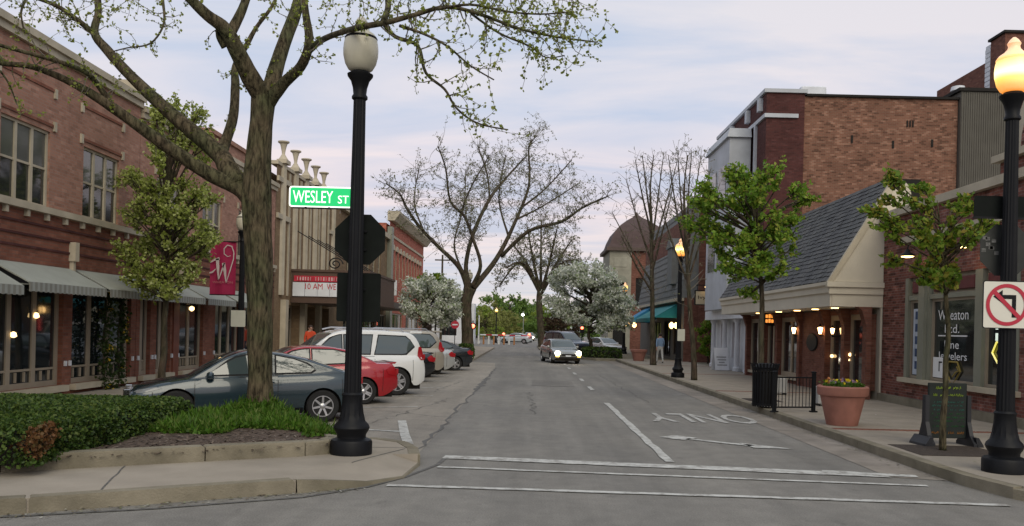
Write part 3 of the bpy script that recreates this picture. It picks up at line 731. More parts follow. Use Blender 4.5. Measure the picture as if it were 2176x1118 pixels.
    if S.get('wing'):
        obj('spoiler', MB().loft([[(-L / 2 + .06, y, 1.0), (-L / 2 + .02, y, 1.045), (-L / 2 + .28, y, 1.03), (-L / 2 + .3, y, .985)] for y in (-.62, .62)]), paint, root)
    return root
COUPE = dict(L=4.42, W=1.755, H=1.415, R=.325, xf=1.30, xr=-1.40, clr=.2, tum=.70, hz=.80, gm=1.1, belt=[(-2.21, .6), (-2.17, .86), (-2.0, .98), (-1.6, .975), (-.5, .93), (.6, .88), (1.05, .86), (1.6, .77), (2.0, .66), (2.21, .50)],
    roof=[(-2.0, .975), (-1.6, 1.10), (-1.1, 1.27), (-.6, 1.375), (-.15, 1.415), (.15, 1.395), (.45, 1.28), (1.12, .86)],
    doors=[([(.98, .34), (.98, .80), (.86, .86), (-.52, .915), (-.52, .30), (.9, .28)], [(.78, .935), (.30, 1.25), (.0, 1.325), (-.40, 1.325), (-.40, .975)], -.36), (None, [(-.5, .98), (-.5, 1.31), (-.85, 1.245), (-1.12, 1.14), (-1.24, 1.06), (-1.16, 1.0)], 0)],
    tail=[(-2.19, .74), (-2.18, .90), (-2.02, .93), (-1.9, .80), (-1.98, .74)], head=[(2.08, .60), (1.98, .66), (1.6, .73), (1.55, .69), (1.9, .60)], mir=(.72, .93), ws=(.24, .98), rw=(-1.82, -1.12))
SEDAN = dict(L=4.65, W=1.77, H=1.43, R=.325, xf=1.34, xr=-1.42, clr=.2, tum=.70, hz=.82, gm=1.1, belt=[(-2.325, .55), (-2.29, .90), (-2.18, 1.0), (-1.6, 1.01), (-.4, .95), (.8, .90), (1.1, .88), (1.8, .77), (2.15, .66), (2.325, .48)],
    roof=[(-1.85, 1.0), (-1.45, 1.19), (-1.05, 1.35), (-.6, 1.42), (-.1, 1.43), (.2, 1.39), (.5, 1.27), (1.15, .88)],
    doors=[([(1.0, .34), (1.0, .80), (.86, .86), (-.12, .90), (-.12, .28), (.9, .28)], [(.80, .95), (.32, 1.27), (.05, 1.335), (-.1, 1.335), (-.1, .98)], .05), ([(-.16, .28), (-.16, .90), (-1.0, .95), (-1.15, .75), (-1.0, .36)], [(-.18, .985), (-.18, 1.335), (-.7, 1.33), (-1.05, 1.25), (-1.32, 1.09), (-1.3, 1.04)], -.95)],
    tail=[(-2.30, .72), (-2.28, .92), (-2.1, .95), (-1.98, .86), (-2.05, .74)], head=[(2.2, .58), (2.1, .64), (1.72, .72), (1.68, .66), (2.0, .57)], mir=(.76, .95), ws=(.28, 1.02), rw=(-1.74, -1.12), wing=True)
SUV = dict(L=4.78, W=1.88, H=1.84, R=.385, xf=1.36, xr=-1.50, clr=.30, tum=.73, hz=1.0, gm=1.4, belt=[(-2.39, .72), (-2.375, 1.02), (-2.30, 1.13), (-1.0, 1.12), (.9, 1.10), (1.25, 1.07), (2.0, .98), (2.28, .88), (2.39, .66)],
    roof=[(-2.36, 1.12), (-2.24, 1.42), (-2.1, 1.70), (-1.9, 1.79), (-1.0, 1.84), (-.2, 1.835), (.15, 1.79), (.42, 1.68), (1.2, 1.08)],
    doors=[([(1.0, .5), (1.0, 1.0), (.9, 1.07), (.06, 1.08), (.06, .42), (.92, .42)], [(.86, 1.17), (.38, 1.58), (.2, 1.66), (.08, 1.67), (.08, 1.17)], .22), ([(.02, .42), (.02, 1.08), (-.84, 1.09), (-.9, .8), (-.82, .42)], [(.0, 1.17), (.0, 1.67), (-.8, 1.68), (-.74, 1.17)], -.66), (None, [(-.86, 1.17), (-.92, 1.68), (-1.82, 1.65), (-2.03, 1.40), (-1.75, 1.17)], 0)],
    tail=[(-2.375, 1.0), (-2.26, 1.40), (-2.16, 1.36), (-2.12, 1.12), (-2.2, 1.0)], head=[(2.3, .78), (2.2, .88), (1.9, .95), (1.86, .84), (2.1, .76)], mir=(.86, 1.2), ws=(.32, 1.06), rw=(-2.31, -2.08), rack=True)
def paint(n, c, metal=.25, rough=.24): return mat(n, c, rough, .03, 2., metal=metal, coat=.9, spec=.5)
TH = R(205)
def park(px, py, S, dth=0.):
    p = gnd(px, py); M = Matrix.Rotation(TH + dth, 3, 'Z'); return p - M @ Vector((S['xr'], S['W'] / 2 - .05, 0)), TH + dth
def parked(name, label, px, py, S, pt, dth=0., **k):
    l, r = park(px, py, S, dth); return make_car(name, label, l, r, S, pt, 'cars parked nose-in along the left side', **k)
parked('parked_coupe', 'dark slate blue coupe parked beside the hedge and the big tree', 685, 898, COUPE, paint('slate_blue_paint', (.018, .036, .046), .15), R(-2), rims=7)
parked('parked_car', 'red car parked between the dark blue coupe and the white off-roader', 772, 860, SEDAN, paint('red_paint', (.33, .006, .012), .1), R(0), tail=M_TAIL)
parked('parked_off_roader', 'tall white off-roader with roof rails and dark side windows', 843, 841, SUV, paint('white_car_paint', (.66, .67, .66), 0.), R(3), rims=6)
parked('parked_car', 'black car mostly hidden behind the white off-roader', 874, 813, SEDAN, paint('black_car_paint', (.012, .013, .015)), R(0))
SUV2 = dict(SUV)
parked('parked_off_roader', 'beige off-roader parked just beyond the white one', 899, 803, SUV2, paint('beige_paint', (.33, .30, .25)), R(0))
parked('parked_car', 'silver car parked next to the beige off-roader', 925, 796, SEDAN, paint('silver_paint', (.45, .46, .46), .4), R(0))
parked('parked_car', 'black sedan parked last in the left row before the trimmed bush', 967, 788, SEDAN, paint('black_sedan_paint', (.018, .022, .026)), R(0))
make_car('moving_car', 'silver car with headlights on driving towards the viewer', gnd(1203, 773) + Vector((-.3, 1.9, 0)), R(-80), SEDAN, paint('pewter_paint', (.25, .26, .25), .4), lights=True)
make_car('parked_off_roader', 'dark blue off-roader parked behind the oncoming silver car', Vector((3.3, 73.0, 0)), R(-58), SUV, paint('navy_paint', (.025, .035, .055)), 'cars by the far right kerb')
make_car('parked_car', 'pale car half hidden by the right blossom tree and hedge', Vector((6.6, 74.5, 0)), R(-60), SEDAN, paint('pale_paint', (.5, .5, .5), .2), 'cars by the far right kerb')
make_car('distant_car', 'small pale car far down the street near the crossing gate', Vector((-1.6, 118, 0)), R(168), SEDAN, paint('pale_blue_paint', (.42, .46, .48), .2))
make_car('distant_car', 'far car with bright headlights coming up beyond the crossing', Vector((.4, 148, 0)), R(-90), SEDAN, paint('far_grey_paint', (.2, .2, .2), .2), lights=True)
# ------------------------------------------------------------------ buildings
XV = Vector((1, 0, 0)); YV = Vector((0, 1, 0)); ZV = Vector((0, 0, 1))
def window(root, X, n, y0, y1, z0, z1, cols=1, rows=1, fw=.07, m=M_TAN, gm=M_WGLASS, set_=.1, mull=.06, rail=None, name='window'):
    """window in a street wall at X facing n (+1/-1): frame, each pane a sub-part"""
    xf_ = X - n * set_; mb = MB(); a, b = sorted((xf_ - n * .06, xf_ + n * .03))
    mb.box(a, b, y0, y0 + fw, z0, z1); mb.box(a, b, y1 - fw, y1, z0, z1)
    mb.box(a + .002, b - .002, y0 + fw, y1 - fw, z0, z0 + fw); mb.box(a + .002, b - .002, y0 + fw, y1 - fw, z1 - fw, z1)
    w = (y1 - y0 - 2 * fw); cw = (w - (cols - 1) * mull) / cols; panes = []
    zs = [z0 + fw] + ([rail] if rail else []) + [z1 - fw]
    for c in range(cols):
        ya = y0 + fw + c * (cw + mull); yb = ya + cw
        if c: mb.box(a + .004, b - .004, ya - mull, ya, z0 + fw, z1 - fw)
        for k in range(len(zs) - 1):
            if k: mb.box(a + .012, b - .02, ya, yb, zs[k] - .025, zs[k] + .025)
            panes.append((ya, yb, zs[k], zs[k + 1]))
    f = obj(name, mb, m, root)
    for i, (ya, yb, za, zb_) in enumerate(panes):
        p, q = sorted((xf_ - n * .03, xf_ - n * .018)); s = .01 * (len(zs) > 2 and za > zs[0])
        obj('pane', MB().box(p + n * s, q + n * s, ya, yb, za, zb_), M_WGLASS2 if gm is M_WGLASS and rail and za > zs[0] else gm, f)
    return f
def shell(root, x0, x1, y0, y1, z1, m, z0=.1, roof=True):
    """side and back walls behind a street front"""
    obj('side_wall', MB().box(x0, x1, y0, y1, z0, z1), m, root)
    if roof: obj('flat_roof', MB().box(x0 + .3, x1 - .3, y0 + .3, y1 - .3, z1 - .02, z1 + .03), M_ROOF, root)
FX = -10.9
def awning(name, label, y0, y1, zt, zb_, xo, group):
    t = thing(name, label, 'awning', (FX, y0, zb_), group)
    mb = MB(); xw = FX + .02
    mb.loft([[(xw, y, zt), (xo, y, zb_ + .2), (xo, y, zb_ + .17), (xw, y, zt - .03)] for y in (y0, y1)])
    obj('canopy', mb, M_AWN, t)
    ns = int((y1 - y0) / .09); d = (y1 - y0) / ns
    va, vb = MB(), MB()
    for i in range(ns):
        (va if i % 2 else vb).box(xo - .005, xo + .01, y0 + i * d, y0 + (i + 1) * d, zb_ + (.015 if i % 2 else 0), zb_ + .195)
    obj('valance', va, M_AWN, t, kind='stuff'); obj('valance_stripe', vb, M_AWND, t, kind='stuff')
    for y in (y0 + .01, y1 - .01):
        obj('side_panel', MB().prism([(xw, y, zt - .04), (xo - .02, y, zb_ + .16), (xw, y, zb_ + .22)], (0, .008, 0)), M_BLACK, t)
    obj('arm', MB().box(xw, xo - .03, y0 + .03, y0 + .06, zb_ + .14, zb_ + .17), M_AWN, t)
    return t
def left_shop(label, y0, y1, H, wins, brickm, lowm, steps, bays, cor=M_CREAM):
    t = thing('brick_shop', label, 'building', (FX, (y0 + y1) / 2, .1), 'brick shops on the left side')
    holes = [(a, b, 4.42, 6.15) for a, b in wins]
    obj('upper_wall', wall(MB(), (FX, 0, 0), YV, XV, y0, y1, 4.25, H, holes, .2), brickm, t)
    gl = [(a, b, .38, 2.95) for a, b in bays]
    obj('lower_wall', wall(MB(), (FX + .003, 0, 0), YV, XV, y0, y1, .1, 4.25, gl, .3), lowm, t)
    shell(t, FX - 13, FX - .32, y0, y1, H - .05, lowm)
    obj('parapet_back', MB().box(FX - .3, FX - .001, y0 + .001, y1 - .001, 6.6, H), brickm, t)
    # cornice and stone trim
    obj('cornice', MB().box(FX - .25, FX + .16, y0 - .02, y1 + .02, H, H + .16).box(FX - .2, FX + .09, y0, y1, H - .16, H - .002), cor, t)
    obj('sill_band', MB().box(FX, FX + .13, y0, y1, 4.28, 4.42), cor, t)
    k = y0 + .4
    while k < y1:
        obj('bracket', MB().box(FX, FX + .09, k - .05, k + .05, 4.13, 4.278), cor, t); k += .78
    for a, b in wins:
        window(t, FX, 1, a, b, 4.42, 6.15, 3, 1, .06, M_CREAM, M_WGLASS, .08, .09, 5.3)
        for yy in (a - .14, b + .14):
            for zz in (6.3, 7.05): obj('stone_block', MB().box(FX, FX + .05, yy - .05, yy + .05, zz - .11, zz + .11), cor, t)
        for zz, q in ((6.27, .03), (7.08, .03)): obj('soldier_course', MB().box(FX, FX + .025, a - .09, b + .09, zz, zz + .07), lowm, t)
    for zz in (3.98, 3.72, 3.46): obj('brick_course', MB().box(FX, FX + .03, y0 + .01, y1 - .01, zz, zz + .05), M_BRK_R, t)
    for yy in steps: obj('keystone', MB().box(FX, FX + .16, yy - .09, yy + .09, 3.3, 3.75).box(FX, FX + .10, yy - .05, yy + .05, 3.02, 3.3), cor, t)
    for a, b in bays:
        n = 3 if b - a > 2.4 else 2
        window(t, FX, 1, a, b, .38, 2.95, n, 1, .12, M_TAN, M_GLASS, .14, .16, .78, name='shop_window')
        for i in range(1, 9):
            yy = a + (b - a) * i / 9
            obj('glazing_bar', MB().box(FX - .165, FX - .115, yy - .018, yy + .018, .52, .74), M_TAN, t)
        obj('window_sill', MB().box(FX + .003, FX + .16, a - .05, b + .05, .24, .38), M_CREAM, t)
        for yy in (a - .1, b + .1): obj('pier_block', MB().box(FX, FX + .05, yy - .035, yy + .035, .82, .94), M_WHITE, t)
    return t
b1 = left_shop('two-storey pink brick corner shop with tall triple windows at the left edge', 10.6, 24.25, 8.0, [(14.5, 16.35), (17.87, 19.72), (21.2, 23.05)], M_BRK_L, M_BRK_D, (17.35, 20.72), [(11, 13.7), (14.2, 17.15), (17.5, 20.45), (20.85, 23.95)])
obj('corner_pilaster', MB().box(FX - .4, FX + .12, 23.75, 24.25, 8.162, 8.5), M_CREAM, b1)
b2 = left_shop('brick shop with stepped parapet behind the pear tree and the banner lamp', 24.27, 37.3, 7.75, [(25.4, 27.2), (29.0, 30.8), (32.6, 34.4)], M_BRK_L, M_BRK_D, (27.2, 30.1), [(24.5, 25.2), (25.6, 26.6), (27.3, 29.3), (30.4, 33), (33.6, 36.6)])
obj('parapet_step', MB().box(FX - .3, FX + .02, 29.5, 33.4, 7.9, 8.35).box(FX - .35, FX + .1, 29.4, 33.5, 8.35, 8.5), M_BRK_L, b2)
obj('door', MB().box(FX + .004, FX + .05, 26.75, 27.15, .15, 2.6), M_WOOD, b2)
for i, (a, b) in enumerate(((17.5, 20.7), (20.9, 24.0), (24.3, 27.1), (27.3, 29.9), (30.2, 33.2))):
    awning('shop_awning', ['grey shop awning at the left edge, nearest of the row', 'grey shop awning just left of the pear tree', 'grey shop awning right behind the pear tree trunk', 'grey shop awning below the crimson banner', 'grey shop awning hidden behind the big trunk'][i], a, b, 3.12, 2.47, -10.02, 'grey awnings over the left shop windows')
awning('shop_awning', 'grey shop awning over the corner window, mostly out of view', 14.0, 17.3, 3.08, 2.38, -10.02, 'grey awnings over the left shop windows')
# things seen behind the glass: lamps
for i, (px, py) in enumerate(((85, 672), (38, 713))):
    Y = ydep(px, FX); p = at(px, py, Y)
    tag(obj('window_lamp', MB().lathe([(.02, -.05), (.07, -.02), (.05, .06), (.01, .08)], 10, (FX - .09, p.y, p.z)), M_SOFT), ['small warm pendant lamp glowing in the left shop window', 'tiny orange lamp low in the left shop window'][i], 'lamp')
pl = thing('wall_sconce', 'single glowing wall lamp beside the doorway behind the pear tree', 'lamp', (FX + .05, 28.0, 2.1))
obj('bulb', MB().lathe([(.02, -.08), (.08, -.03), (.08, .04), (.02, .08)], 12, (FX + .14, 27.9, 2.35)), M_SOFT, pl); obj('bracket', MB().box(FX - .05, FX + .12, 27.88, 27.92, 2.42, 2.46), M_BLACK, pl)
# climbing vines on the left front
def leaves(mb, c, n, spread, size, up=0.):
    for _ in range(n):
        p = c + Vector((random.gauss(0, spread), random.gauss(0, spread), random.gauss(0, spread)))
        u = Vector((random.gauss(0, 1), random.gauss(0, 1), random.gauss(0, 1) + up)).normalized(); v = u.orthogonal().normalized(); v.rotate(Matrix.Rotation(random.uniform(0, 6.3), 3, u))
        l = size * random.uniform(.6, 1.3); w = l * .42
        i = len(mb.v); mb.v += [p - u * l * .5, p + v * w - u * l * .05, p + u * l * .5, p - v * w - u * l * .05]; mb.f.append((i, i + 1, i + 2, i + 3))
for i, y in enumerate((22.15, 22.95)):
    t = thing('climbing_vine', ['leafy vine climbing the left shop front, nearer one', 'leafy vine with yellow flowers climbing the left shop front'][i], 'vine', (FX + .15, y, .15), 'vines on the left shop front')
    pts = [Vector((FX + .15, y + .06 * math.sin(k), .15 + k * .25)) for k in range(11)]
    obj('stem', MB().tube(pts, .025, 6), M_BARK2, t)
    lm = MB(); fl = MB()
    for p in pts:
        for q in range(5):
            c = p + Vector((random.uniform(0, .1), random.gauss(0, .13), random.uniform(-.12, .12))); leaves(lm, c, 12, .07, .09)
            if random.random() < .09: leaves(fl, c + Vector((.08, 0, 0)), 6, .04, .07)
    obj('foliage', lm, M_LF_VINE, t)
    if fl.f: obj('flower', fl, leafmat('yellow_flower', [(.5, .33, .02), (.6, .42, .03)]), t, kind='stuff')
# ---- theatre
th = thing('theatre', 'tan theatre with cream ribs and urns along its parapet', 'building', (FX, 44, .1))
obj('wall', wall(MB(), (FX, 0, 0), YV, XV, 37.35, 50.0, .1, 8.8, [(39.2, 41.6, .15, 2.8), (42.2, 44.6, .15, 2.8), (45.2, 47.8, .15, 2.8)], .5), M_BRK_T, th)
shell(th, FX - 18, FX - .52, 37.35, 50, 8.6, M_BRK_T)
PIL = (38.3, 40.3, 42.25, 44.1, 45.9, 48.2)
for i, y in enumerate(PIL):
    obj('rib', MB().prism([(FX, y - .26, 3.2), (FX + .1, y - .2, 3.2), (FX + .17, y, 3.2), (FX + .1, y + .2, 3.2), (FX, y + .26, 3.2)], (0, 0, 5.75)), M_CREAM, th)
    obj('rib_cap', MB().box(FX - .2, FX + .24, y - .34, y + .34, 8.95, 9.12).lathe([(.24, 9.12), (.17, 9.22), (.11, 9.31)], 12, (FX, y, 0)), M_CREAM, th)
    if i < 5: obj('urn', MB().lathe([(.12, 9.3), (.07, 9.38), (.08, 9.5), (.12, 9.7), (.16, 9.84), (.25, 9.9), (.25, 9.95), (.15, 9.96)], 16, (FX, y, 0)), M_CREAM, th, 40)
for k in range(len(PIL) - 1):
    y = (PIL[k] + PIL[k + 1]) / 2
    obj('slim_rib', MB().box(FX, FX + .07, y - .08, y + .08, 3.2, 8.7), M_CREAM, th)
for z in (8.1, 6.5): obj('string_course', MB().box(FX, FX + .1, 37.4, 39.4, z, z + .22), M_CREAM, th)
obj('string_course', MB().box(FX, FX + .1, 47.3, 50, 6.9, 7.1), M_CREAM, th)
obj('parapet', MB().box(FX - .3, FX + .06, 37.35, 50, 8.8, 8.949), M_CREAM, th)
for a, b in ((39.2, 41.6), (42.2, 44.6), (45.2, 47.8)): window(th, FX, 1, a, b, .15, 2.8, 2, 1, .12, M_TAN, M_GLASS, .4, .1, 2.1, name='entrance_door')
for y in (38.6, 41.9, 44.9): obj('entrance_pier', MB().box(FX + .003, FX + .25, y - .22, y + .22, .1, 3.0), M_CREAM, th)
mq = thing('theatre_marquee', 'brown theatre marquee with red lettering on white panels', 'marquee', (-9, 40, 3))
BRN = mat('marquee_brown', (.085, .05, .035), .6, .1, 3.)
obj('box', MB().box(FX + .02, -7.3, 40.0, 47.5, 3.0, 4.35), BRN, mq)
obj('top_trim', MB().box(FX + .02, -7.25, 39.94, 47.56, 4.352, 4.46), BRN, mq); obj('bottom_trim', MB().box(FX + .02, -7.25, 39.94, 47.56, 2.92, 2.998), BRN, mq)
for k in range(6):
    x0 = -10.8 + k * .57; obj('letter_panel', MB().bbox(x0, x0 + .555, 39.93, 39.999, 3.22, 3.86, .006), M_WHITE, mq)
obj('title_strip', MB().box(-10.75, -7.4, 39.94, 39.999, 3.90, 4.16), mat('title_red', (.42, .02, .04), .6, .3, 9.), mq)
lt = MB()
for k in range(26):
    if random.random() < .8: x = -10.6 + k * .12; lt.box(x, x + random.uniform(.02, .07), 39.93, 39.938, 3.95, 4.11)
obj('title_marks', lt, mat('title_pink', (.55, .35, .36), .6, .2, 5.), mq, kind='stuff')
RL = mat('letter_red', (.45, .015, .03), .5, .1, 4.)
obj('lettering', text_mb('10 AM', .8, .27, frameM((-9.82, 39.925, 3.68), (1, 0, 0), (0, 0, 1))), RL, mq)
obj('lettering', text_mb('WE', .42, .27, frameM((-9.02, 39.925, 3.68), (1, 0, 0), (0, 0, 1))), RL, mq)
for i, y in enumerate((40.4, 42.3, 44.2, 46.1)):
    obj('stay_rod', MB().tube([(FX + .05, y, 6.3), (-7.6, y + .1, 4.42)], .022, 6), M_BLACK, mq)
obj('scroll_ornament', MB().tube([(-8.9 + .35 * math.cos(a) * (1 - a / 14), 40.1, 4.75 + .3 * math.sin(a) * (1 - a / 14)) for a in np.linspace(0, 11, 40)], .03, 5), M_BLACK, mq)
# ---- tan building and canopy beyond the theatre
t3 = thing('tan_shop', 'tan shop with brown canopy between theatre and red brick block', 'building', (FX, 59, .1))
obj('wall', wall(MB(), (FX, 0, 0), YV, XV, 50.02, 67.9, .1, 8.6, [(y, y + 1.1, 4.9, 7.3) for y in (52, 54.2, 56.4, 58.6, 60.8, 63)] + [(51.5, 56, .5, 2.8), (57, 62, .5, 2.8), (63, 67, .5, 2.8)], .3), M_BRK_T, t3)
shell(t3, FX - 14, FX - .32, 50.02, 67.9, 8.5, M_BRK_T)
for y in (52, 54.2, 56.4, 58.6, 60.8, 63): window(t3, FX, 1, y, y + 1.1, 4.9, 7.3, 1, 1, .1, M_CREAM, rail=6.1)
for a, b in ((51.5, 56), (57, 62), (63, 67)): window(t3, FX, 1, a, b, .5, 2.8, 3, 1, .1, M_TAN, M_GLASS)
obj('cornice', MB().box(FX - .2, FX + .25, 50.05, 67.85, 8.6, 8.95), M_CREAM, t3)
obj('pilaster', MB().box(FX + .003, FX + .35, 66.9, 67.85, .1, 9.6), M_GREENF, t3)
obj('canopy', MB().box(FX + .02, -8.6, 53, 66, 3.1, 3.5), mat('canopy_brown', (.13, .10, .075), .6, .1, 3.), t3)
sg = thing('projecting_sign', 'blank white box sign above the brown canopy', 'sign', (-8.9, 57, 4))
obj('panel', MB().bbox(-9.7, -8.6, 57, 57.15, 3.95, 4.95, .02), M_WHITE, sg); obj('bracket', MB().box(FX + .02, -9.68, 57.05, 57.1, 4.6, 4.66), M_BLACK, sg)
# ---- red brick block
rbk = thing('red_brick_block', 'red brick block with cream cornice and arched windows at the far left', 'building', (FX, 79, .1))
wy = [69.3 + k * 1.95 for k in range(10)]
obj('wall', wall(MB(), (FX, 0, 0), YV, XV, 67.92, 90, .1, 10.2, [(y, y + .95, 5.6, 8.1) for y in wy] + [(69, 76, .5, 3), (78, 88, .5, 3)], .25), M_BRK_O, rbk)
shell(rbk, FX - 14, FX - .28, 67.92, 90, 10, M_BRK_O)
for y in wy:
    window(rbk, FX, 1, y, y + .95, 5.6, 8.1, 1, 1, .07, M_CREAM, rail=6.9)
    pts = [(FX + .003, y - .15 + (1.25) * .5 * (1 - math.cos(a)), 8.05 + .45 * math.sin(a)) for a in np.linspace(0, math.pi, 9)]
    obj('arch', MB().prism(pts, (.1, 0, 0)), M_CREAM, rbk)
for a, b in ((69, 76), (78, 88)): window(rbk, FX, 1, a, b, .5, 3, 4, 1, .1, M_TAN, M_GLASS)
obj('cornice', MB().prism([(FX - .2, 67.95, 10.2), (FX + .35, 67.95, 10.2), (FX + .75, 67.95, 10.75), (FX + .75, 67.95, 10.95), (FX - .2, 67.95, 10.95)], (0, 22.2, 0)), M_CREAM, rbk)
obj('band', MB().box(FX, FX + .08, 67.95, 89.9, 9.0, 9.2), M_CREAM, rbk)
# ---- small white building far left with dark fascia
wb = thing('white_kiosk_building', 'white building with dark blue fascia behind the big bare tree', 'building', (-9, 110, .05))
obj('wall', wall(MB(), (0, 105, 0), XV, -YV, -15, -6.4, .02, 4.9, [(-13.5, -11.5, 1, 3.2), (-10.5, -8.5, 1, 3.2)], .2), M_WHITE, wb)
obj('side_wall', MB().box(-15, -6.4, 105.22, 108, .02, 4.9), M_WHITE, wb)
obj('fascia', MB().box(-15.2, -8.6, 104.7, 108, 4.8, 5.4), mat('navy_fascia', (.02, .03, .06), .6, .1, 2.), wb)
obj('poster', MB().box(-7.6, -6.9, 104.95, 104.99, 1.6, 4.2), M_GREYS, wb)
for a in (-13.5, -10.5): obj('window', MB().box(a, a + 2, 105.12, 105.16, 1, 3.2), M_GLASS, wb)
# ================================================================== right side
JX = 10.3
jw = thing('jeweller_shop', 'mottled brick jeweller shop with sage window frames at the right', 'building', (JX, 20, .1))
Y0, Y1 = 12.6, 25.25
jh = [(18.2, 23.72, .9, 3.58), (13.2, 17.2, .9, 3.58)]
obj('wall', wall(MB(), (JX, 0, 0), YV, -XV, Y0, Y1, .1, 5.35, jh, .3), M_BRK_J, jw)
shell(jw, JX + .32, JX + 13, Y0, Y1, 5.2, M_BRK_J)
obj('near_wall', MB().box(JX + .001, JX + .3, Y0, Y0 + .25, .1, 5.34).box(JX + .001, JX + .3, Y1 - .25, Y1, .1, 5.34), M_BRK_J, jw)
obj('plinth', MB().box(JX - .12, JX - .002, Y0, Y1, .1, .36), M_KERB, jw)
obj('coping', MB().box(JX - .16, JX + .35, Y0 - .05, Y1, 5.35, 5.55), M_CREAM, jw)
obj('stone_band', MB().box(JX - .07, JX - .001, Y0, 24.2, 4.55, 4.72), M_CREAM, jw)
obj('raised_parapet', MB().box(JX + .0, JX + .3, Y0, 19.1, 5.55, 5.85), M_BRK_J, jw)
obj('raised_coping', MB().box(JX - .16, JX + .35, Y0 - .02, 19.2, 5.85, 6.0), M_CREAM, jw)
def arc(yc, r, z0, n=14): return [(JX - .05, yc + r * math.cos(a), z0 + r * math.sin(a)) for a in np.linspace(0, math.pi, n)]
obj('arch', MB().prism(arc(17.1, 1.45, 6.0), (.3, 0, 0)), M_CREAM, jw); obj('arch_brick', MB().prism([(x - .03, y, z) for x, y, z in arc(17.1, 1.1, 6.0)], (.2, 0, 0)), M_BRK_J, jw)
# shop window: posts, frames, panes, transom panels
MAR = mat('maroon_panel', (.10, .022, .024), .6, .2, 4.)
obj('window_sill', MB().box(JX - .16, JX + .25, 18.1, 23.82, .78, .9), M_CREAM, jw)
for a, b in ((18.2, 18.32), (19.7, 20.02), (22.32, 22.42), (22.42, 22.75), (23.55, 23.72)):
    obj('window_post', MB().box(JX - (.1 if (a, b) == (22.42, 22.75) else .02), JX + .16, a, b, .9, 3.58), M_GREENF, jw)
obj('transom_bar', MB().box(JX + .0, JX + .155, 18.325, 23.545, 2.98, 3.10), M_GREENF, jw)
for a, b in ((18.32, 19.7), (20.02, 22.32), (22.75, 23.55)):
    f = window(jw, JX, -1, a, b, .9, 2.98, 1, 1, .07, M_TAN, M_GLASS, .1, name='shop_window')
    obj('transom_panel', MB().bbox(JX + .03, JX + .09, a + .12, b - .12, 3.16, 3.48, .03), MAR, jw); obj('transom_board', MB().box(JX + .1, JX + .14, a, b, 3.1, 3.58), M_TAN, jw)
for a, b in ((13.2, 17.2),): window(jw, JX, -1, a, b, .9, 3.58, 3, 1, .09, M_GREENF, M_GLASS, .1, .12, 3.0, name='shop_window')
WHT = mat('white_vinyl', (.72, .73, .74), .6, .02, 3.); GLD = mat('gold_vinyl', (.26, .19, .03), .5, .1, 3.)
def jt(s, yc, z, w, h, m=WHT): return obj('lettering', text_mb(s, w, h, frameM((JX + .098, yc, z), (0, -1, 0), (0, 0, 1)), .006), m, jw)
jt('Wheaton', 21.27, 2.56, 1.5, .25); jt('Ltd.', 21.3, 2.22, .72, .21); jt('Fine', 21.3, 1.83, .72, .20); jt('Jewelers', 21.27, 1.52, 1.45, .25)
obj('lettering_rule', MB().box(JX + .09, JX + .094, 20.55, 22.0, 2.03, 2.06), WHT, jw)
def diamond(yc, zc, s, m, r=.022):
    P = [(yc + .42 * s, zc + .06 * s), (yc + .25 * s, zc + .3 * s), (yc - .25 * s, zc + .3 * s), (yc - .42 * s, zc + .06 * s), (yc, zc - .34 * s), (yc + .42 * s, zc + .06 * s)]
    return obj('diamond_emblem', MB().tube([(JX + .085, y, z) for y, z in P], r, 5), m, jw)
diamond(21.2, 1.14, .9, GLD)
obj('diamond_emblem', MB().tube([(JX + .085, y, z) for y, z in ((21.0, 1.3), (20.9, 1.2), (21.05, 1.17), (21.2, 1.05))], .018, 5), GLD, jw)
diamond(19.0, 1.62, 1.0, glow('yellow_neon', (.8, .68, .02), .8), .022)
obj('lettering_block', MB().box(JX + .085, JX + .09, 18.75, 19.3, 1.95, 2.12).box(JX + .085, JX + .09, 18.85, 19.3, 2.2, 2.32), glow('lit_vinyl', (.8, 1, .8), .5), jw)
obj('window_card', MB().box(JX + .08, JX + .09, 21.72, 22.22, .99, 1.5), WHT, jw)
obj('window_card_mark', MB().box(JX + .076, JX + .079, 21.86, 21.91, 1.15, 1.4).box(JX + .076, JX + .079, 21.74, 21.86, 1.36, 1.4), M_BLACK, jw)
bn = obj('window_banner', MB().box(JX + .08, JX + .09, 22.85, 23.4, 1.0, 2.75), mat('pale_banner', (.42, .47, .55), .6, .25, 3.), jw)
for k in range(5): obj('banner_mark', MB().box(JX + .075, JX + .079, 22.98, 23.28, 1.15 + k * .33, 1.36 + k * .33), mat('navy_print', (.03, .06, .14), .6, .4, 8.), bn)
for i, (px, py) in enumerate(((2046, 524), (1928, 545))):
    Y = ydep(px, JX - .45); p = at(px, py, Y)
    t = thing('gooseneck_lamp', ['bare gooseneck lamp lit above the jeweller window', 'gooseneck lamp lit beside the cream gable end'][i], 'lamp', (p.x, p.y, p.z), 'gooseneck lamps on the jeweller wall')
    obj('shade', MB().lathe([(.19, p.z), (.17, p.z + .05), (.08, p.z + .1), (.04, p.z + .18)], 18, (p.x, p.y, 0)), M_BLACK, t, 40)
    obj('bulb', MB().lathe([(.06, p.z - .03), (.15, p.z - .01), (.17, p.z + .012)], 16, (p.x, p.y, 0)), M_WARM, t)
    obj('neck', MB().tube([(p.x, p.y, p.z + .15), (p.x + .02, p.y, p.z + .3), (p.x + .2, p.y, p.z + .38), (JX, p.y, p.z + .3)], .02, 6), M_BLACK, t)
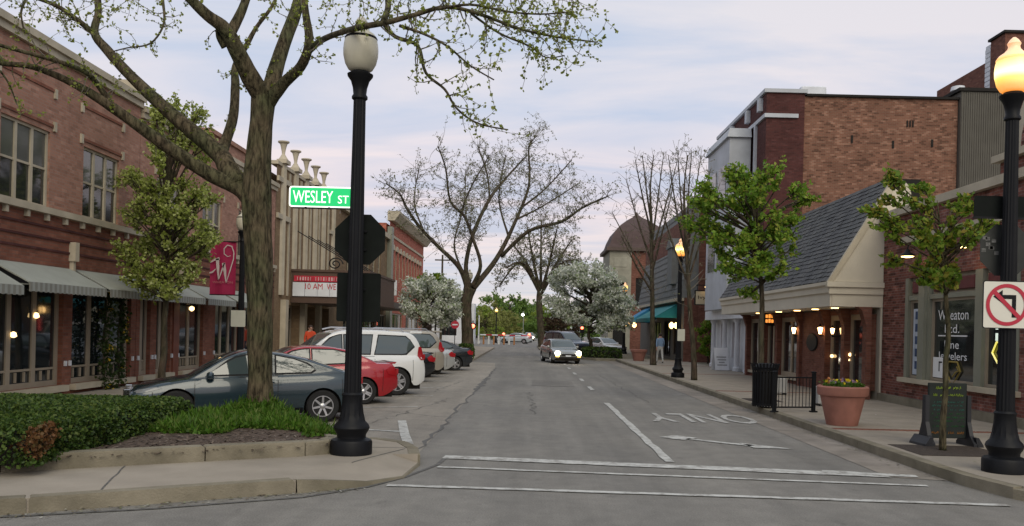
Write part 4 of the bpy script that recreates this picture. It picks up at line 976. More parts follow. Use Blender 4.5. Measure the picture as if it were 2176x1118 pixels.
# ---- mansard shop
MX, MX2, MY0, MY1 = 10.0, 8.78, 25.3, 39.4
ms = thing('mansard_shop', 'shop with a steep grey shingle roof and cream fascia', 'building', (MX, 32, .1))
bz = [(25.56, 27.0, .4, 2.65), (27.3, 28.75, .4, 2.65), (29.2, 31.3, .15, 2.6), (31.76, 34.24, .4, 2.65), (34.56, 36.24, .4, 2.65), (36.56, 38.94, .4, 2.65)]
obj('wall', wall(MB(), (MX, 0, 0), YV, -XV, MY0, MY1, .1, 2.8, [b for b in bz if b[0] != 29.2], .25), M_BRK_I, ms)
shell(ms, MX + .26, 22, MY0 + .005, MY1 - .005, 5.2, M_STUCCO)
for a, b, c, d in bz:
    if a == 29.2: continue
    window(ms, MX, -1, a, b, c, d, 1 if b - a < 1.5 else 2, 1, .17, M_TAN, M_GLASS, .06, .16, name='shop_window')
    obj('window_sill', MB().box(MX - .09, MX - .001, a - .04, b + .04, c - .1, c), M_CREAM, ms)
for y in (25.4, 27.15, 28.9, 31.6, 34.4, 36.4, 39.1):
    obj('brick_pier', MB().loft([[(MX - o, y - .14, z), (MX - .002, y - .14, z), (MX - .002, y + .14, z), (MX - o, y + .14, z)] for o, z in ((.16, .1), (.16, 2.3), (.3, 2.75), (.42, 2.84))]), M_BRK_I, ms)
obj('soffit', MB().box(MX2 + .02, MX + .24, MY0 + .01, MY1 - .01, 2.842, 2.90), M_STUCCO, ms)
fa = MB().prism([(MX2, MY0, 2.84), (MX2 + .05, MY0, 2.84), (MX2 + .05, MY0, 3.55), (MX2 - .14, MY0, 3.55), (MX2 - .14, MY0, 3.45), (MX2 - .06, MY0, 3.4), (MX2 - .06, MY0, 3.24), (MX2, MY0, 3.2)], (0, MY1 - MY0, 0))
fa.box(MX2 + .051, MX + .5, MY0 - .02, MY0 + .03, 2.84, 3.2).box(MX2 - .05, MX + .5, MY0 - .07, MY0 + .03, 3.201, 3.4).box(MX2 - .13, MX + .5, MY0 - .13, MY0 + .03, 3.401, 3.55)
obj('fascia', fa, M_STUCCO, ms)
GA, GB = (MX2 - .06, 3.56), (10.55, 6.65)
obj('gable_end', MB().prism([(GA[0] + .05, MY0 - .03, GA[1]), (GB[0] + .1, MY0 - .03, GB[1]), (GB[0] + .5, MY0 - .03, GB[1] - .3), (GB[0] + .5, MY0 - .03, 3.56)], (0, .3, 0)), M_STUCCO, ms)
obj('verge_board', MB().prism([(GA[0] - .06, MY0 - .1, GA[1] - .02), (GA[0] + .08, MY0 - .1, GA[1] - .04), (GB[0] + .16, MY0 - .1, GB[1] - .06), (GB[0] + .02, MY0 - .1, GB[1] + .08)], (0, .12, 0)), M_CREAM, ms)
obj('roof_deck', MB().prism([(GA[0] + .08, MY0 + .02, GA[1] + .01), (GB[0] + .05, MY0 + .02, GB[1] - .06), (GB[0] + .8, MY0 + .02, GB[1] - .06), (GB[0] + .8, MY0 + .02, GA[1] + .01)], (0, MY1 - MY0 - .04, 0)), M_DARK, ms)
NC = 21
for k in range(NC):                                          # shingle courses, uneven lower edges
    t0, t1 = k / NC, (k + 1.25) / NC
    A = Vector((GA[0], 0, GA[1])).lerp(Vector((GB[0], 0, GB[1])), t0); B = Vector((GA[0], 0, GA[1])).lerp(Vector((GB[0], 0, GB[1])), min(1, t1))
    nrm = Vector((-(GB[1] - GA[1]), 0, GB[0] - GA[0])).normalized(); mb = MB(); y = MY0 + .02
    while y < MY1 - .02:
        wd = random.uniform(.14, .3); y2 = min(MY1 - .02, y + wd); j = random.uniform(-.025, .02); th_ = random.uniform(.02, .035)
        a = A + (B - A).normalized() * j
        p = [a + nrm * (.012 + th_), a + nrm * .012, B + nrm * .006, B + nrm * .016]
        mb.loft([[q + YV * (y + .004) for q in p], [q + YV * (y2 - .004) for q in p]]); y = y2
    obj('shingle_course', mb, leafmat('slate_pieces', [(.03, .03, .031), (.055, .055, .054), (.085, .083, .077), (.05, .053, .05)], 0.), ms)
obj('brick_panel', MB().box(MX - .05, MX + .2, 29.05, 31.45, .1, 2.79), M_BRK_I, ms)
t = thing('oval_wall_sign', 'dark oval sign on the brick panel between two lit lanterns', 'sign', (MX - .1, 30.2, 1.6))
obj('board', MB().lathe([(.1, .0), (.5, .0), (.5, .03), (.46, .05)], 28).xf(frameM((MX - .055, 30.3, 1.75), (0, -1, 0), (0, 0, 1)) @ Matrix.Diagonal((1.15, .62, 1, 1))), M_BLACK, t)
t = thing('hanging_oval_sign', 'dark oval hanging sign with glowing orange lettering under the cream fascia', 'sign', (9.0, 36, 2.2))
p = at(1640, 677, 35.0)
obj('board', MB().lathe([(.1, -.04), (.5, -.04), (.5, .04), (.1, .04)], 28).xf(Matrix.Translation(p) @ Matrix.Rotation(R(90), 4, 'X') @ Matrix.Diagonal((.92, .6, 1, 1))), M_BLACK, t)
lt = MB()
for r_ in range(2):
    for k in range(5): x = p.x - .26 + k * .115; lt.box(x, x + .085, p.y - .06, p.y - .045, p.z - .17 + r_ * .19, p.z - .17 + r_ * .19 + .13 + .02 * (k % 2))
obj('lettering', lt, glow('orange_lettering', (1, .32, .03), 1.0), t, kind='stuff')
for s in (-.3, .3): obj('chain', MB().tube([(p.x + s, p.y, p.z + .2), (p.x + s, p.y, 2.9)], .012, 5), M_BLACK, t)
for i, (px, py) in enumerate(((1687, 702), (1743, 702), (1769, 703))):
    Y = ydep(px, MX - .28); p = at(px, py, Y)
    t = thing('wall_lantern', ['lit lantern left of the dark oval wall sign', 'lit lantern right of the dark oval wall sign', 'smaller lit lantern nearest the jeweller end of the shop front'][i], 'lantern', p, 'wall lanterns under the shingle roof')
    s = .85 if i < 2 else .7
    obj('glass', MB().lathe([(.05 * s, -.14 * s), (.10 * s, .10 * s), (.02, .12 * s)], 6, p), glow('lantern_glass', (1, .60, .24), 10.), t)
    obj('cap', MB().lathe([(.12 * s, .12 * s), (.04, .2 * s), (.01, .26 * s)], 6, p), M_BLACK, t)
    obj('bracket', MB().box(p.x, MX, p.y - .015, p.y + .015, p.z - .2, p.z - .16).box(p.x - .02, p.x + .02, p.y - .02, p.y + .02, p.z - .2, p.z - .14), M_BLACK, t)
for i, y in enumerate((26.5, 28.3, 30.2, 32.4, 35.2)):
    tag(obj('soffit_light', MB().lathe([(.11, 2.815), (.11, 2.84)], 16, (9.35, y, 0)), glow('soffit_glow', (1, .60, .22), 5.)), 'round downlight in the cream soffit, ' + ('nearest the jeweller', 'second from the jeweller', 'above the brick panel', 'beyond the brick panel', 'farthest from the jeweller')[i], 'light', 'downlights in the cream soffit')
# small flag hung from the fascia
t = thing('hanging_flag', 'small pale and dark flag hanging from the cream fascia by the maple trunk', 'flag', (8.6, 36, 2.6))
p = at(1622, 632, 34.)
obj('cloth', MB().prism([p + Vector((-.15, 0, .3)), p + Vector((.15, 0, .3)), p + Vector((.25, 0, -.35))], (0, .02, 0)), mat('flag_blue', (.35, .40, .50), .8, .1, 3.), t)
obj('dark_stripe', MB().prism([p + Vector((.15, 0, .3)), p + Vector((.26, 0, -.1)), p + Vector((.25, 0, -.38))], (0, .03, 0)), M_BLACK, t)
obj('pole', MB().tube([p + Vector((-.2, .01, .33)), p + Vector((.5, .01, .33))], .012, 5), M_BLACK, t)
# ---- tall brick building behind
TX = 10.75
tb = thing('tall_brick_building', 'tall brick building with a broad blank side wall above the shingle roof', 'building', (14, 45, .1))
obj('corner_wall', MB().box(TX, 12.5, 40.0, 50.0, .1, 13.1), M_BRK_R, tb)
obj('blank_wall', MB().box(12.505, 19.6, 40.12, 49.9, .1, 13.0), M_BRK_C, tb)
obj('coping', MB().box(TX - .12, 12.6, 39.9, 50.1, 13.1, 13.27), M_WGREY, tb)
obj('parapet_cap', MB().box(12.605, 19.62, 40.0, 50, 13.0, 13.1), M_DARK, tb)
obj('stone_band', MB().box(TX - .1, 12.2, 39.9, 50.0, 11.95, 12.13), M_WGREY, tb)
for y in (41.5, 44.2, 47): obj('white_mullion', MB().box(TX - .12, TX - .002, y, y + .25, 3.2, 11.948), M_WGREY, tb)
for y in (40.6, 42.9, 46.2): obj('bracket', MB().box(TX - .2, TX - .002, y, y + .35, 12.4, 13.0), M_WGREY, tb)
for x, z in ((14.7, 10.9), (16.6, 10.7), (18.4, 10.8)): obj('wall_anchor', MB().box(x, x + .09, 40.08, 40.119, z, z + .35), M_DARK, tb)
for k in range(3): obj('vent_slot', MB().box(17.25 + k * .13, 17.31 + k * .13, 40.08, 40.119, 11.7, 12.0), M_DARK, tb)
bay = MB().box(9.6, TX - .125, 42.2, 47.2, 3.2, 11.5)
obj('white_bay', bay, M_WGREY, tb); obj('bay_cap', MB().loft([[(9.45, 42.05, 11.5), (TX - .126, 42.05, 11.5), (TX - .126, 47.35, 11.5), (9.45, 47.35, 11.5)], [(9.6, 42.2, 11.95), (TX - .126, 42.2, 11.95), (TX - .126, 47.2, 11.95), (9.6, 47.2, 11.95)]]), M_WGREY, tb)
for z in (5.2, 8.4):
    obj('bay_window', MB().box(9.57, 9.597, 42.8, 44.4, z, z + 1.9).box(9.57, 9.597, 45, 46.6, z, z + 1.9), M_WGLASS, tb)
obj('roof_unit', MB().bbox(13.2, 15.6, 42.4, 45, 13.1, 13.75, .05), M_ROOF, tb); obj('roof_unit', MB().bbox(12.7, 13.9, 41.2, 43, 13.36, 13.8, .05), M_WHITE, tb)
# white arched ground floor
obj('white_front', wall(MB(), (TX - .15, 0, 0), YV, -XV, 40.02, 50, .1, 3.18, [(41, 42.3, .15, 2.5), (43.3, 45, .5, 2.6), (46.2, 47.6, .15, 2.5)], .14), M_WHITE, tb)
obj('front_back', MB().box(TX - .02, TX - .004, 40.05, 49.95, .1, 3.15), M_WOOD, tb)
for y in (40.6, 42.8, 45.5, 48.2): obj('white_column', MB().lathe([(.2, .1), (.2, .3), (.14, .36), (.12, 2.5), (.18, 2.6), (.2, 2.7)], 14, (TX - .42, y, 0)), M_WHITE, tb, 40)
obj('white_shelf', MB().box(TX - .75, TX - .155, 40.03, 49, 2.72, 3.2), M_WHITE, tb)
sb = thing('stair_block', 'grey-brown sided stair block beside the tall brick building', 'building', (20.6, 45, .1))
obj('wall', MB().box(19.63, 21.9, 39.9, 50, .1, 13.35), M_GREYS, sb)
for k in range(22): obj('siding_rib', MB().box(19.66 + k * .102, 19.70 + k * .102, 39.87, 39.899, 5, 13.3), M_GREYS, sb)
obj('parapet', MB().box(19.5, 22, 39.8, 50.1, 13.352, 13.5), M_DARK, sb)
obj('roof_vent', MB().lathe([(.25, 13.45), (.25, 13.9), (.34, 13.95), (.3, 14.15), (.1, 14.2)], 14, (20.5, 42, 0)), M_WHITE, sb, 40)
bt = thing('brick_tower_block', 'taller brick block behind the glowing street lamp at the right edge', 'building', (26, 44, .1))
obj('wall', MB().box(22.4, 30, 41.4, 42.7, .1, 16.6).box(23.2, 30, 42.701, 50, .1, 16.2), M_BRK_I, bt)
obj('white_side', MB().box(22.42, 23.19, 42.702, 43.2, 13.0, 16.5), M_WHITE, bt)
for k in range(12): obj('siding_board', MB().box(22.39, 22.419, 42.72, 43.19, 13.6 + k * .23, 13.79 + k * .23), M_WHITE, bt)
obj('coping', MB().box(22.3, 30.1, 41.3, 42.8, 16.602, 16.72), M_DARK, bt)
# ---- restaurant with grey mansard, teal awning
IX = 9.9
iv = thing('mansard_restaurant', 'brick restaurant with grey mansard roof beyond the tall building', 'building', (IX, 65, .1))
obj('end_wall', MB().box(10.75, 22, 55.0, 55.5, .1, 9.9), M_BRK_I, iv)
obj('wall', wall(MB(), (IX, 0, 0), YV, -XV, 55.05, 76, .1, 4.2, [(56, 59, .5, 2.8), (60, 63, .3, 2.8), (64.5, 69, .5, 2.8)], .3), M_GREYS, iv)
shell(iv, IX + .31, 22, 55.52, 76, 9.5, M_BRK_I)
obj('end_return', MB().box(IX + .002, 10.74, 55.05, 55.45, .1, 4.2), M_BRK_I, iv)
GM = mat('grey_slate', (.16, .165, .16), .9, .15, 3.)
obj('mansard', MB().loft([[(IX - .3, 55.02, 4.2), (10.72, 55.02, 10.6), (12.5, 55.02, 10.6), (12.5, 55.02, 4.2)], [(IX - .3, 75.9, 4.2), (10.72, 75.9, 10.6), (12.5, 75.9, 10.6), (12.5, 75.9, 4.2)]]), GM, iv)
for k in range(14):
    z = 4.4 + k * .44; x = IX - .3 + (10.72 - IX + .3) * (z - 4.2) / 6.4
    obj('slate_course', MB().box(x - .035, x + .05, 55.0, 75.9, z, z + .06), GM, iv)
obj('dormer', MB().box(9.45, 10.6, 57.5, 59.3, 5.2, 7.6).prism([(9.35, 57.3, 7.6), (9.35, 58.4, 8.3), (9.35, 59.5, 7.6)], (1.3, 0, 0)), GM, iv)
for a, b, c in ((56, 59, .5), (60, 63, .3), (64.5, 69, .5)): window(iv, IX, -1, a, b, c, 2.8, 3, 1, .1, M_DARK, M_GLASS, name='shop_window')
obj('eave_board', MB().box(IX - .4, IX - .02, 55.0, 75.9, 4.0, 4.19), M_CREAM, iv)
ta = thing('teal_awning', 'teal fabric awning over the restaurant front', 'awning', (8.9, 60, 2.8))
A, B = (IX - .02, 3.9), (8.3, 2.95)
obj('canopy', MB().loft([[(A[0], y, A[1]), (B[0], y, B[1]), (B[0], y, B[1] - .03), (A[0], y, A[1] - .05)] for y in (57.0, 66.5)]), M_TEAL, ta)
for y in (57.0, 66.5): obj('side_panel', MB().prism([(A[0], y, A[1] - .02), (B[0], y, B[1] - .02), (A[0], y, B[1] - .02)], (0, .02, 0)), M_TEAL, ta)
vl = MB()
for k in range(38):
    y = 57 + k * .25; vl.prism([(B[0] - .012, y, 2.92), (B[0] - .012, y + .245, 2.92), (B[0] - .012, y + .2, 2.7), (B[0] - .012, y + .12, 2.66), (B[0] - .012, y + .05, 2.7)], (.02, 0, 0))
obj('valance', vl, M_TEAL, ta, kind='stuff')
ba = thing('blue_awning', 'small bright blue awning past the teal one', 'awning', (8.6, 70, 2.9))
obj('canopy', MB().loft([[(IX - .02, y, 4.0), (8.3, y, 3.0), (8.3, y, 2.7), (IX - .02, y, 2.75)] for y in (68.5, 72)]), mat('blue_awning_cloth', (.03, .22, .42), .7, .1, 3.), ba)
obj('trim', MB().box(8.27, 8.298, 68.5, 72, 2.62, 2.72), M_BLACK, ba)
lamps = [((1427, 692), 56.5), ((1437, 692), 57.5), ((1334, 690), 69), ((1348, 691), 68)]
for i, ((px, py), Y) in enumerate(lamps):
    p = at(px, py, Y)
    t = thing('entrance_lamp', ['lit entrance lamp under the teal awning, left of the pair', 'lit entrance lamp under the teal awning, right of the pair', 'bright lamp below the blue awning, outer one', 'dimmer lamp below the blue awning, inner one'][i], 'lamp', p, 'entrance lamps under the coloured awnings')
    obj('globe', MB().lathe([(.03, -.2), (.15, -.08), (.16, .08), (.04, .22)], 12, p), glow('entrance_glow', (1, .58, .2), 6.), t, 40)
    obj('bracket', MB().box(p.x - .02, IX, p.y - .03, p.y + .03, p.z + .2, p.z + .25), M_BLACK, t)
p = at(1421, 722, 56.8)
tag(obj('neon_strip', MB().tube([(IX - .05, 56.9, 1.1), (IX - .05, 56.9, 2.0)], .05, 6), glow('red_neon', (1, .03, .02), 1.6)), 'red glowing neon strip in the restaurant window', 'neon light')
# hanging restaurant sign
p = at(1496, 633, 50.); s = thing('hanging_sign', 'cream hanging sign reading the restaurant name under two small spotlights', 'sign', p)
obj('board', MB().bbox(p.x - .48, p.x + .48, p.y, p.y + .08, p.z - .38, p.z + .38, .01), mat('sign_cream', (.52, .47, .33), .6, .05, 3.), s)
obj('frame', MB().box(p.x - .54, p.x - .482, p.y - .02, p.y + .1, p.z - .42, p.z + .42).box(p.x + .482, p.x + .54, p.y - .02, p.y + .1, p.z - .42, p.z + .42).box(p.x - .482, p.x + .482, p.y - .015, p.y + .095, p.z + .382, p.z + .43).box(p.x - .482, p.x + .482, p.y - .015, p.y + .095, p.z - .43, p.z - .382), M_BLACK, s)
obj('lettering', text_mb("Ivy's", .68, .26, frameM((p.x, p.y, p.z), (1, 0, 0), (0, 0, 1)), .006), M_BLACK, s)
obj('arm', MB().box(p.x + .5, TX + .05, p.y + .02, p.y + .06, p.z + .7, p.z + .75).box(p.x - .5, p.x + .52, p.y + .02, p.y + .06, p.z + .7, p.z + .75).box(p.x - .4, p.x - .37, p.y + .03, p.y + .05, p.z + .42, p.z + .7).box(p.x + .37, p.x + .4, p.y + .03, p.y + .05, p.z + .42, p.z + .7), M_BLACK, s)
for dx, dz in ((.1, .62), (.42, .86)):
    sp = obj('spotlight', MB().lathe([(.06, .0), (.12, -.16), (.1, -.2)], 12, (p.x + dx, p.y - .2, p.z + dz + .2)), M_BLACK, s)
    obj('bulb', MB().lathe([(.02, -.26), (.1, -.22), (.11, -.2)], 12, (p.x + dx, p.y - .2, p.z + dz + .2)), M_WARM, sp)
    obj('stem', MB().tube([(p.x + dx, p.y - .2, p.z + dz + .2), (p.x + dx, p.y - .15, p.z + dz + .42), (p.x + dx, p.y + .04, p.z + .72)], .02, 5), M_BLACK, sp)
# ---- domed corner building
dm = thing('domed_building', 'corner building with a purple-brown bell-shaped roof and cream turret', 'building', (10.5, 95, .1))
DX, DY = 8.45, 91.
obj('cream_wall', wall(MB(), (0, DY, 0), XV, -YV, DX, DX + 2.3, .1, 10.4, [(DX + .6, DX + 1.75, 5.2, 7.2), (DX + .5, DX + 1.8, .4, 3)], .3), M_STONE, dm)
obj('brick_wall', wall(MB(), (0, DY + .05, 0), XV, -YV, DX + 2.3, DX + 6.5, .1, 10.4, [(DX + 2.8, DX + 3.6, 4.6, 7.6), (DX + 4.2, DX + 5.0, 4.6, 7.6)], .3), M_BRK_I, dm)
obj('core', MB().box(DX + .01, DX + 6.5, DY + .32, DY + 8, .1, 10.35), M_STONE, dm)
for a, b, c, d in ((DX + .6, DX + 1.75, 5.2, 7.2), (DX + 2.8, DX + 3.6, 4.6, 7.6), (DX + 4.2, DX + 5.0, 4.6, 7.6), (DX + .5, DX + 1.8, .4, 3)): obj('window', MB().box(a, b, DY + .2, DY + .24, c, d), M_WGLASS, dm)
obj('window_arch', MB().prism([(DX + 1.175 + .75 * math.cos(a), DY - .08, 7.1 + .75 * math.sin(a)) for a in np.linspace(0, math.pi, 12)], (0, .2, 0)), M_GREENF, dm)
obj('carved_panel', MB().bbox(DX + .45, DX + 1.9, DY - .05, DY + .05, 8.7, 9.7, .03), M_STONE, dm)
obj('eave', MB().box(DX - .35, DX + 6.8, DY - .35, DY + 8.3, 10.4, 10.75), mat('eave_brown', (.09, .065, .055), .8, .1, 2.), dm)
DOME = mat('bell_roof', (.075, .05, .047), .9, .12, 2., bump=.3, bscale=20)
dl = []
cxd, cyd, hw, hd = DX + 3.2, DY + 4., 3.4, 4.2
for f, z in ((1.0, 10.75), (.93, 11.15), (.87, 11.8), (.76, 12.6), (.58, 13.3), (.36, 13.9), (.16, 14.35), (.05, 14.7), (.02, 15.0)):
    dl.append([(cxd - hw * f, cyd - hd * f, z), (cxd + hw * f, cyd - hd * f, z), (cxd + hw * f, cyd + hd * f, z), (cxd - hw * f, cyd + hd * f, z)])
obj('bell_roof', MB().loft(dl), DOME, dm)

for i, (px, py, X_) in enumerate(((1769, 757, MX + .03), (1808, 754, MX + .03), (1806, 765, MX + .03))):
    Y = ydep(px, X_); p = at(px, py, Y)
    tag(obj('window_lamp', MB().lathe([(.02, -.05), (.06, -.02), (.05, .04), (.01, .06)], 10, (MX + .03, p.y, p.z)), M_SOFT), ['small warm light in the shop window below the smallest lantern', 'upper warm light in the window next to the jeweller wall', 'lower warm light in the window next to the jeweller wall'][i], 'lamp')
# ------------------------------------------------------------------ street lamps
GLZ0, GLZ1 = 5.30, 6.06
def lamp_parts(root, globe_m):
    base = [(.29, 0), (.29, .17), (.275, .20), (.2, .23), (.2, .27), (.235, .33), (.25, .37), (.235, .41), (.19, .46), (.165, .56), (.145, .70), (.14, .80), (.15, .83), (.13, .86)]
    obj('base', MB().lathe(base, 32, flute=.06, fz=(.44, .79)), M_BLACK, root, 35)
    pole = [(.122, .86), (.118, 1.2), (.11, 2.2), (.10, 3.4), (.09, 4.4), (.086, 4.95)]
    obj('pole', MB().lathe(pole, 32, flute=.08, fz=(0, 9)), M_BLACK, root)
    obj('collar', MB().lathe([(.088, 4.95), (.11, 4.97), (.11, 5.0), (.09, 5.03), (.10, 5.12), (.13, 5.22), (.175, 5.28), (.18, 5.31), (.13, 5.33), (.12, 5.36)], 24), M_BLACK, root, 40)
    gl = [(.11, 5.34), (.17, 5.38), (.215, 5.46), (.24, 5.57), (.243, 5.66), (.235, 5.74), (.222, 5.80)]
    g = obj('globe', MB().lathe(gl, 28), globe_m, root, 60)
    obj('globe_band', MB().lathe([(.225, 5.795), (.228, 5.815), (.205, 5.83)], 28), M_BLACK if globe_m.name.startswith('frosted') else globe_m, g)
    obj('crown', MB().lathe([(.218, 5.83), (.19, 5.87), (.13, 5.91), (.085, 5.96), (.075, 6.0), (.09, 6.04), (.06, 6.09), (.02, 6.13)], 24), globe_m, root, 50)
M_FROST = mat('frosted_globe', (.50, .47, .37), .35, .08, 5., spec=.5)
M_LIT = globe_lit('lit_globe', 5.34, 6.13, .82)
def lamp(label, loc, lit, scale=1., proto={}):
    if lit in proto: return dup(proto[lit], loc, 0, label, scale)
    t = thing('street_lamp', label, 'street lamp', loc, 'globe street lamps along the street', True); lamp_parts(t, M_LIT if lit else M_FROST); proto[lit] = t; t.scale = (scale,) * 3; return t
LL = gnd(746, 964, .15); RL_ = gnd(2133, 1003, .15)
lamp('black street lamp with unlit globe at the left corner, holding the street name sign', LL, False)
lamp('nearest lit street lamp, at the right edge above the turn sign', RL_, True, .975)
p = gnd(1440, 802, .15); lamp('lit street lamp between the teal awning and the maple tree', p, True, .92)
p = gnd(1325, 752, .15); lamp('lit street lamp in front of the domed building', p, True, .95)
BL = Vector((-8.75, 26.6, .15)); lamp('unlit street lamp carrying the crimson banner', BL, False, .86)
lamp('unlit street lamp behind the fork of the big bare tree', Vector((-4.45, 66, .15)), False, 1.02)
lamp('small lit street lamp far down the street beside the crossing', Vector((-4.2, 118, .0)), True, .78)
# ------------------------------------------------------------------ signs on the left lamp
GRN = glow('sign_green_glow', (.0, .50, .14), .75, (.01, .35, .10)); SWH = glow('sign_white_glow', (.9, 1, .85), 1.0, (.8, .8, .8))  # reflective sign, not a lamp: its bright reflected light is put in as glow
s = thing('street_name_sign', 'bright green street name sign with white letters on the left lamp', 'sign', LL + Vector((-.5, 0, 3.6)))
x1, x0 = LL.x - .06, LL.x - .95; zc = LL.z + 3.58; y = LL.y - .02
def rrect(x0, x1, z0, z1, r, y):
    return [(x, y, z) for cx_, cz_, a0 in ((x1 - r, z1 - r, 0), (x0 + r, z1 - r, 90), (x0 + r, z0 + r, 180), (x1 - r, z0 + r, 270)) for x, z in [(cx_ + r * math.cos(R(a0 + k * 30)), cz_ + r * math.sin(R(a0 + k * 30))) for k in range(4)]][::-1]
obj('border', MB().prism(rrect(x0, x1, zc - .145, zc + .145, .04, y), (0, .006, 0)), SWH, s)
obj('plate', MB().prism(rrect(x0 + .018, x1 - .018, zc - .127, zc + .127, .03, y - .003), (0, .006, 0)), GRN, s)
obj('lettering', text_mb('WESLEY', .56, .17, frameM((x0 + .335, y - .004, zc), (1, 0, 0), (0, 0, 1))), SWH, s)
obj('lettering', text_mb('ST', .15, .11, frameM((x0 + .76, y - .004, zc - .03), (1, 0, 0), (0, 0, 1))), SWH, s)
obj('bracket', MB().box(x0 + .05, x1 + .05, y + .008, y + .03, zc - .165, zc - .148).box(x0 + .22, x0 + .25, y - .004, y + .02, zc - .17, zc - .14).box(x0 + .55, x0 + .58, y - .004, y + .02, zc - .17, zc - .14).box(x1 - .03, x1 + .1, y - .01, y + .03, zc - .06, zc + .05), M_BLACK, s)
def octagon(c, r, y): return [(c[0] + r * math.cos(R(22.5 + 45 * k)), y, c[1] + r * math.sin(R(22.5 + 45 * k))) for k in range(8)][::-1]
s = thing('stop_sign', 'dark back of an octagonal stop sign on the left lamp', 'sign', LL + Vector((0, .13, 2.9)))
c = at(765, 509, LL.y + .14)
obj('back_plate', MB().prism(octagon((c.x, c.z), .385, c.y), (0, .004, 0)), M_SIGNBK, s)
obj('face', MB().prism(octagon((c.x, c.z), .38, c.y + .0045), (0, .003, 0)), mat('stop_red', (.45, .015, .02), .5, .05, 3.), s)
obj('strap', MB().box(c.x - .16, c.x + .1, c.y - .03, c.y - .001, c.z + .1, c.z + .13).box(c.x - .16, c.x + .1, c.y - .03, c.y - .001, c.z - .16, c.z - .13), M_BLACK, s)
s = thing('plate_sign', 'dark back of a rectangular sign below the stop sign on the left lamp', 'sign', LL + Vector((0, .13, 2.1)))
c = at(762, 632, LL.y + .14)
obj('back_plate', MB().prism(rrect(c.x - .31, c.x + .31, c.z - .345, c.z + .345, .03, c.y), (0, .004, 0)), M_SIGNBK, s)
obj('face', MB().prism(rrect(c.x - .305, c.x + .305, c.z - .34, c.z + .34, .03, c.y + .0045), (0, .003, 0)), M_WHITE, s)
obj('strap', MB().box(c.x - .16, c.x + .1, c.y - .03, c.y - .001, c.z + .1, c.z + .13), M_BLACK, s)
# ------------------------------------------------------------------ signs on the right lamp
s = thing('no_left_turn_sign', 'white square sign with a barred left-turn arrow in a red ring', 'sign', RL_ + Vector((0, -.14, 1.9)))
c = at(2139, 648, RL_.y - .14); y = c.y; w = .325
RING = mat('sign_red', (.42, .02, .045), .5, .05, 3.); SFACE = mat('sign_face', (.64, .62, .54), .5, .03, 2.)
obj('edge', MB().prism(rrect(c.x - w, c.x + w, c.z - w, c.z + w, .03, y), (0, .004, 0)), M_BLACK, s)
obj('plate', MB().prism(rrect(c.x - w + .012, c.x + w - .012, c.z - w + .012, c.z + w - .012, .025, y - .003), (0, .004, 0)), SFACE, s)
def ringmb(c, r0, r1, y, n=40):
    mb = MB(); L0 = [Vector((c.x + r0 * math.cos(2 * math.pi * k / n), y, c.z + r0 * math.sin(2 * math.pi * k / n))) for k in range(n)]; L1 = [Vector((c.x + r1 * math.cos(2 * math.pi * k / n), y, c.z + r1 * math.sin(2 * math.pi * k / n))) for k in range(n)]
    return mb.loft([L0, L1], False)
obj('arrow', MB().box(c.x + .07, c.x + .125, y - .008, y - .004, c.z - .17, c.z + .08).box(c.x - .06, c.x + .125, y - .008, y - .004, c.z + .081, c.z + .135).prism([(c.x - .06, y - .008, c.z + .02), (c.x - .06, y - .008, c.z + .20), (c.x - .185, y - .008, c.z + .11)], (0, .004, 0)), M_BLACK, s)
obj('ring', ringmb(c, .235, .285, y - .010), RING, s)
obj('bar', MB().prism([(c.x - .165 - .02, y - .012, c.z + .165 - .02), (c.x - .165 + .02, y - .012, c.z + .165 + .02), (c.x + .165 + .02, y - .012, c.z - .165 + .02), (c.x + .165 - .02, y - .012, c.z - .165 - .02)], (0, .002, 0)), RING, s)
obj('strap', MB().box(c.x - .14, c.x + .1, y + .005, y + .05, c.z + .1, c.z + .13), M_BLACK, s)
s = thing('stop_sign', 'weathered back of an octagonal stop sign on the right lamp', 'sign', RL_ + Vector((0, .13, 2.6)))
c = at(2137, 532, RL_.y + .14)
STK = mat('stickered_back', (.02, .022, .02), .6, .3, 5.)
obj('back_plate', MB().prism(octagon((c.x, c.z), .385, c.y), (0, .004, 0)), STK, s)
obj('face', MB().prism(octagon((c.x, c.z), .38, c.y + .0045), (0, .003, 0)), MATS['stop_red'], s)
for k in range(8): a = random.uniform(2.2, 4); q = random.uniform(.18, .33); obj('sticker', MB().box(c.x + q * math.cos(a) - .03, c.x + q * math.cos(a) + .03, c.y - .003, c.y - .001, c.z + q * math.sin(a) * .8 + .05, c.z + q * math.sin(a) * .8 + .1), mat('old_sticker', (.12, .12, .115), .8, .5, 30.), s)
s = thing('blade_sign', 'dark back of a street blade sign across the right lamp', 'sign', RL_ + Vector((0, .1, 3.2)))
c = at(2134, 440, RL_.y + .12)
obj('plate', MB().prism(rrect(c.x - .42, c.x + .5, c.z - .15, c.z + .15, .03, c.y), (0, .006, 0)), M_SIGNBK, s)
obj('bracket', MB().box(c.x - .43, c.x + .5, c.y - .015, c.y - .001, c.z - .17, c.z - .14), M_BLACK, s)
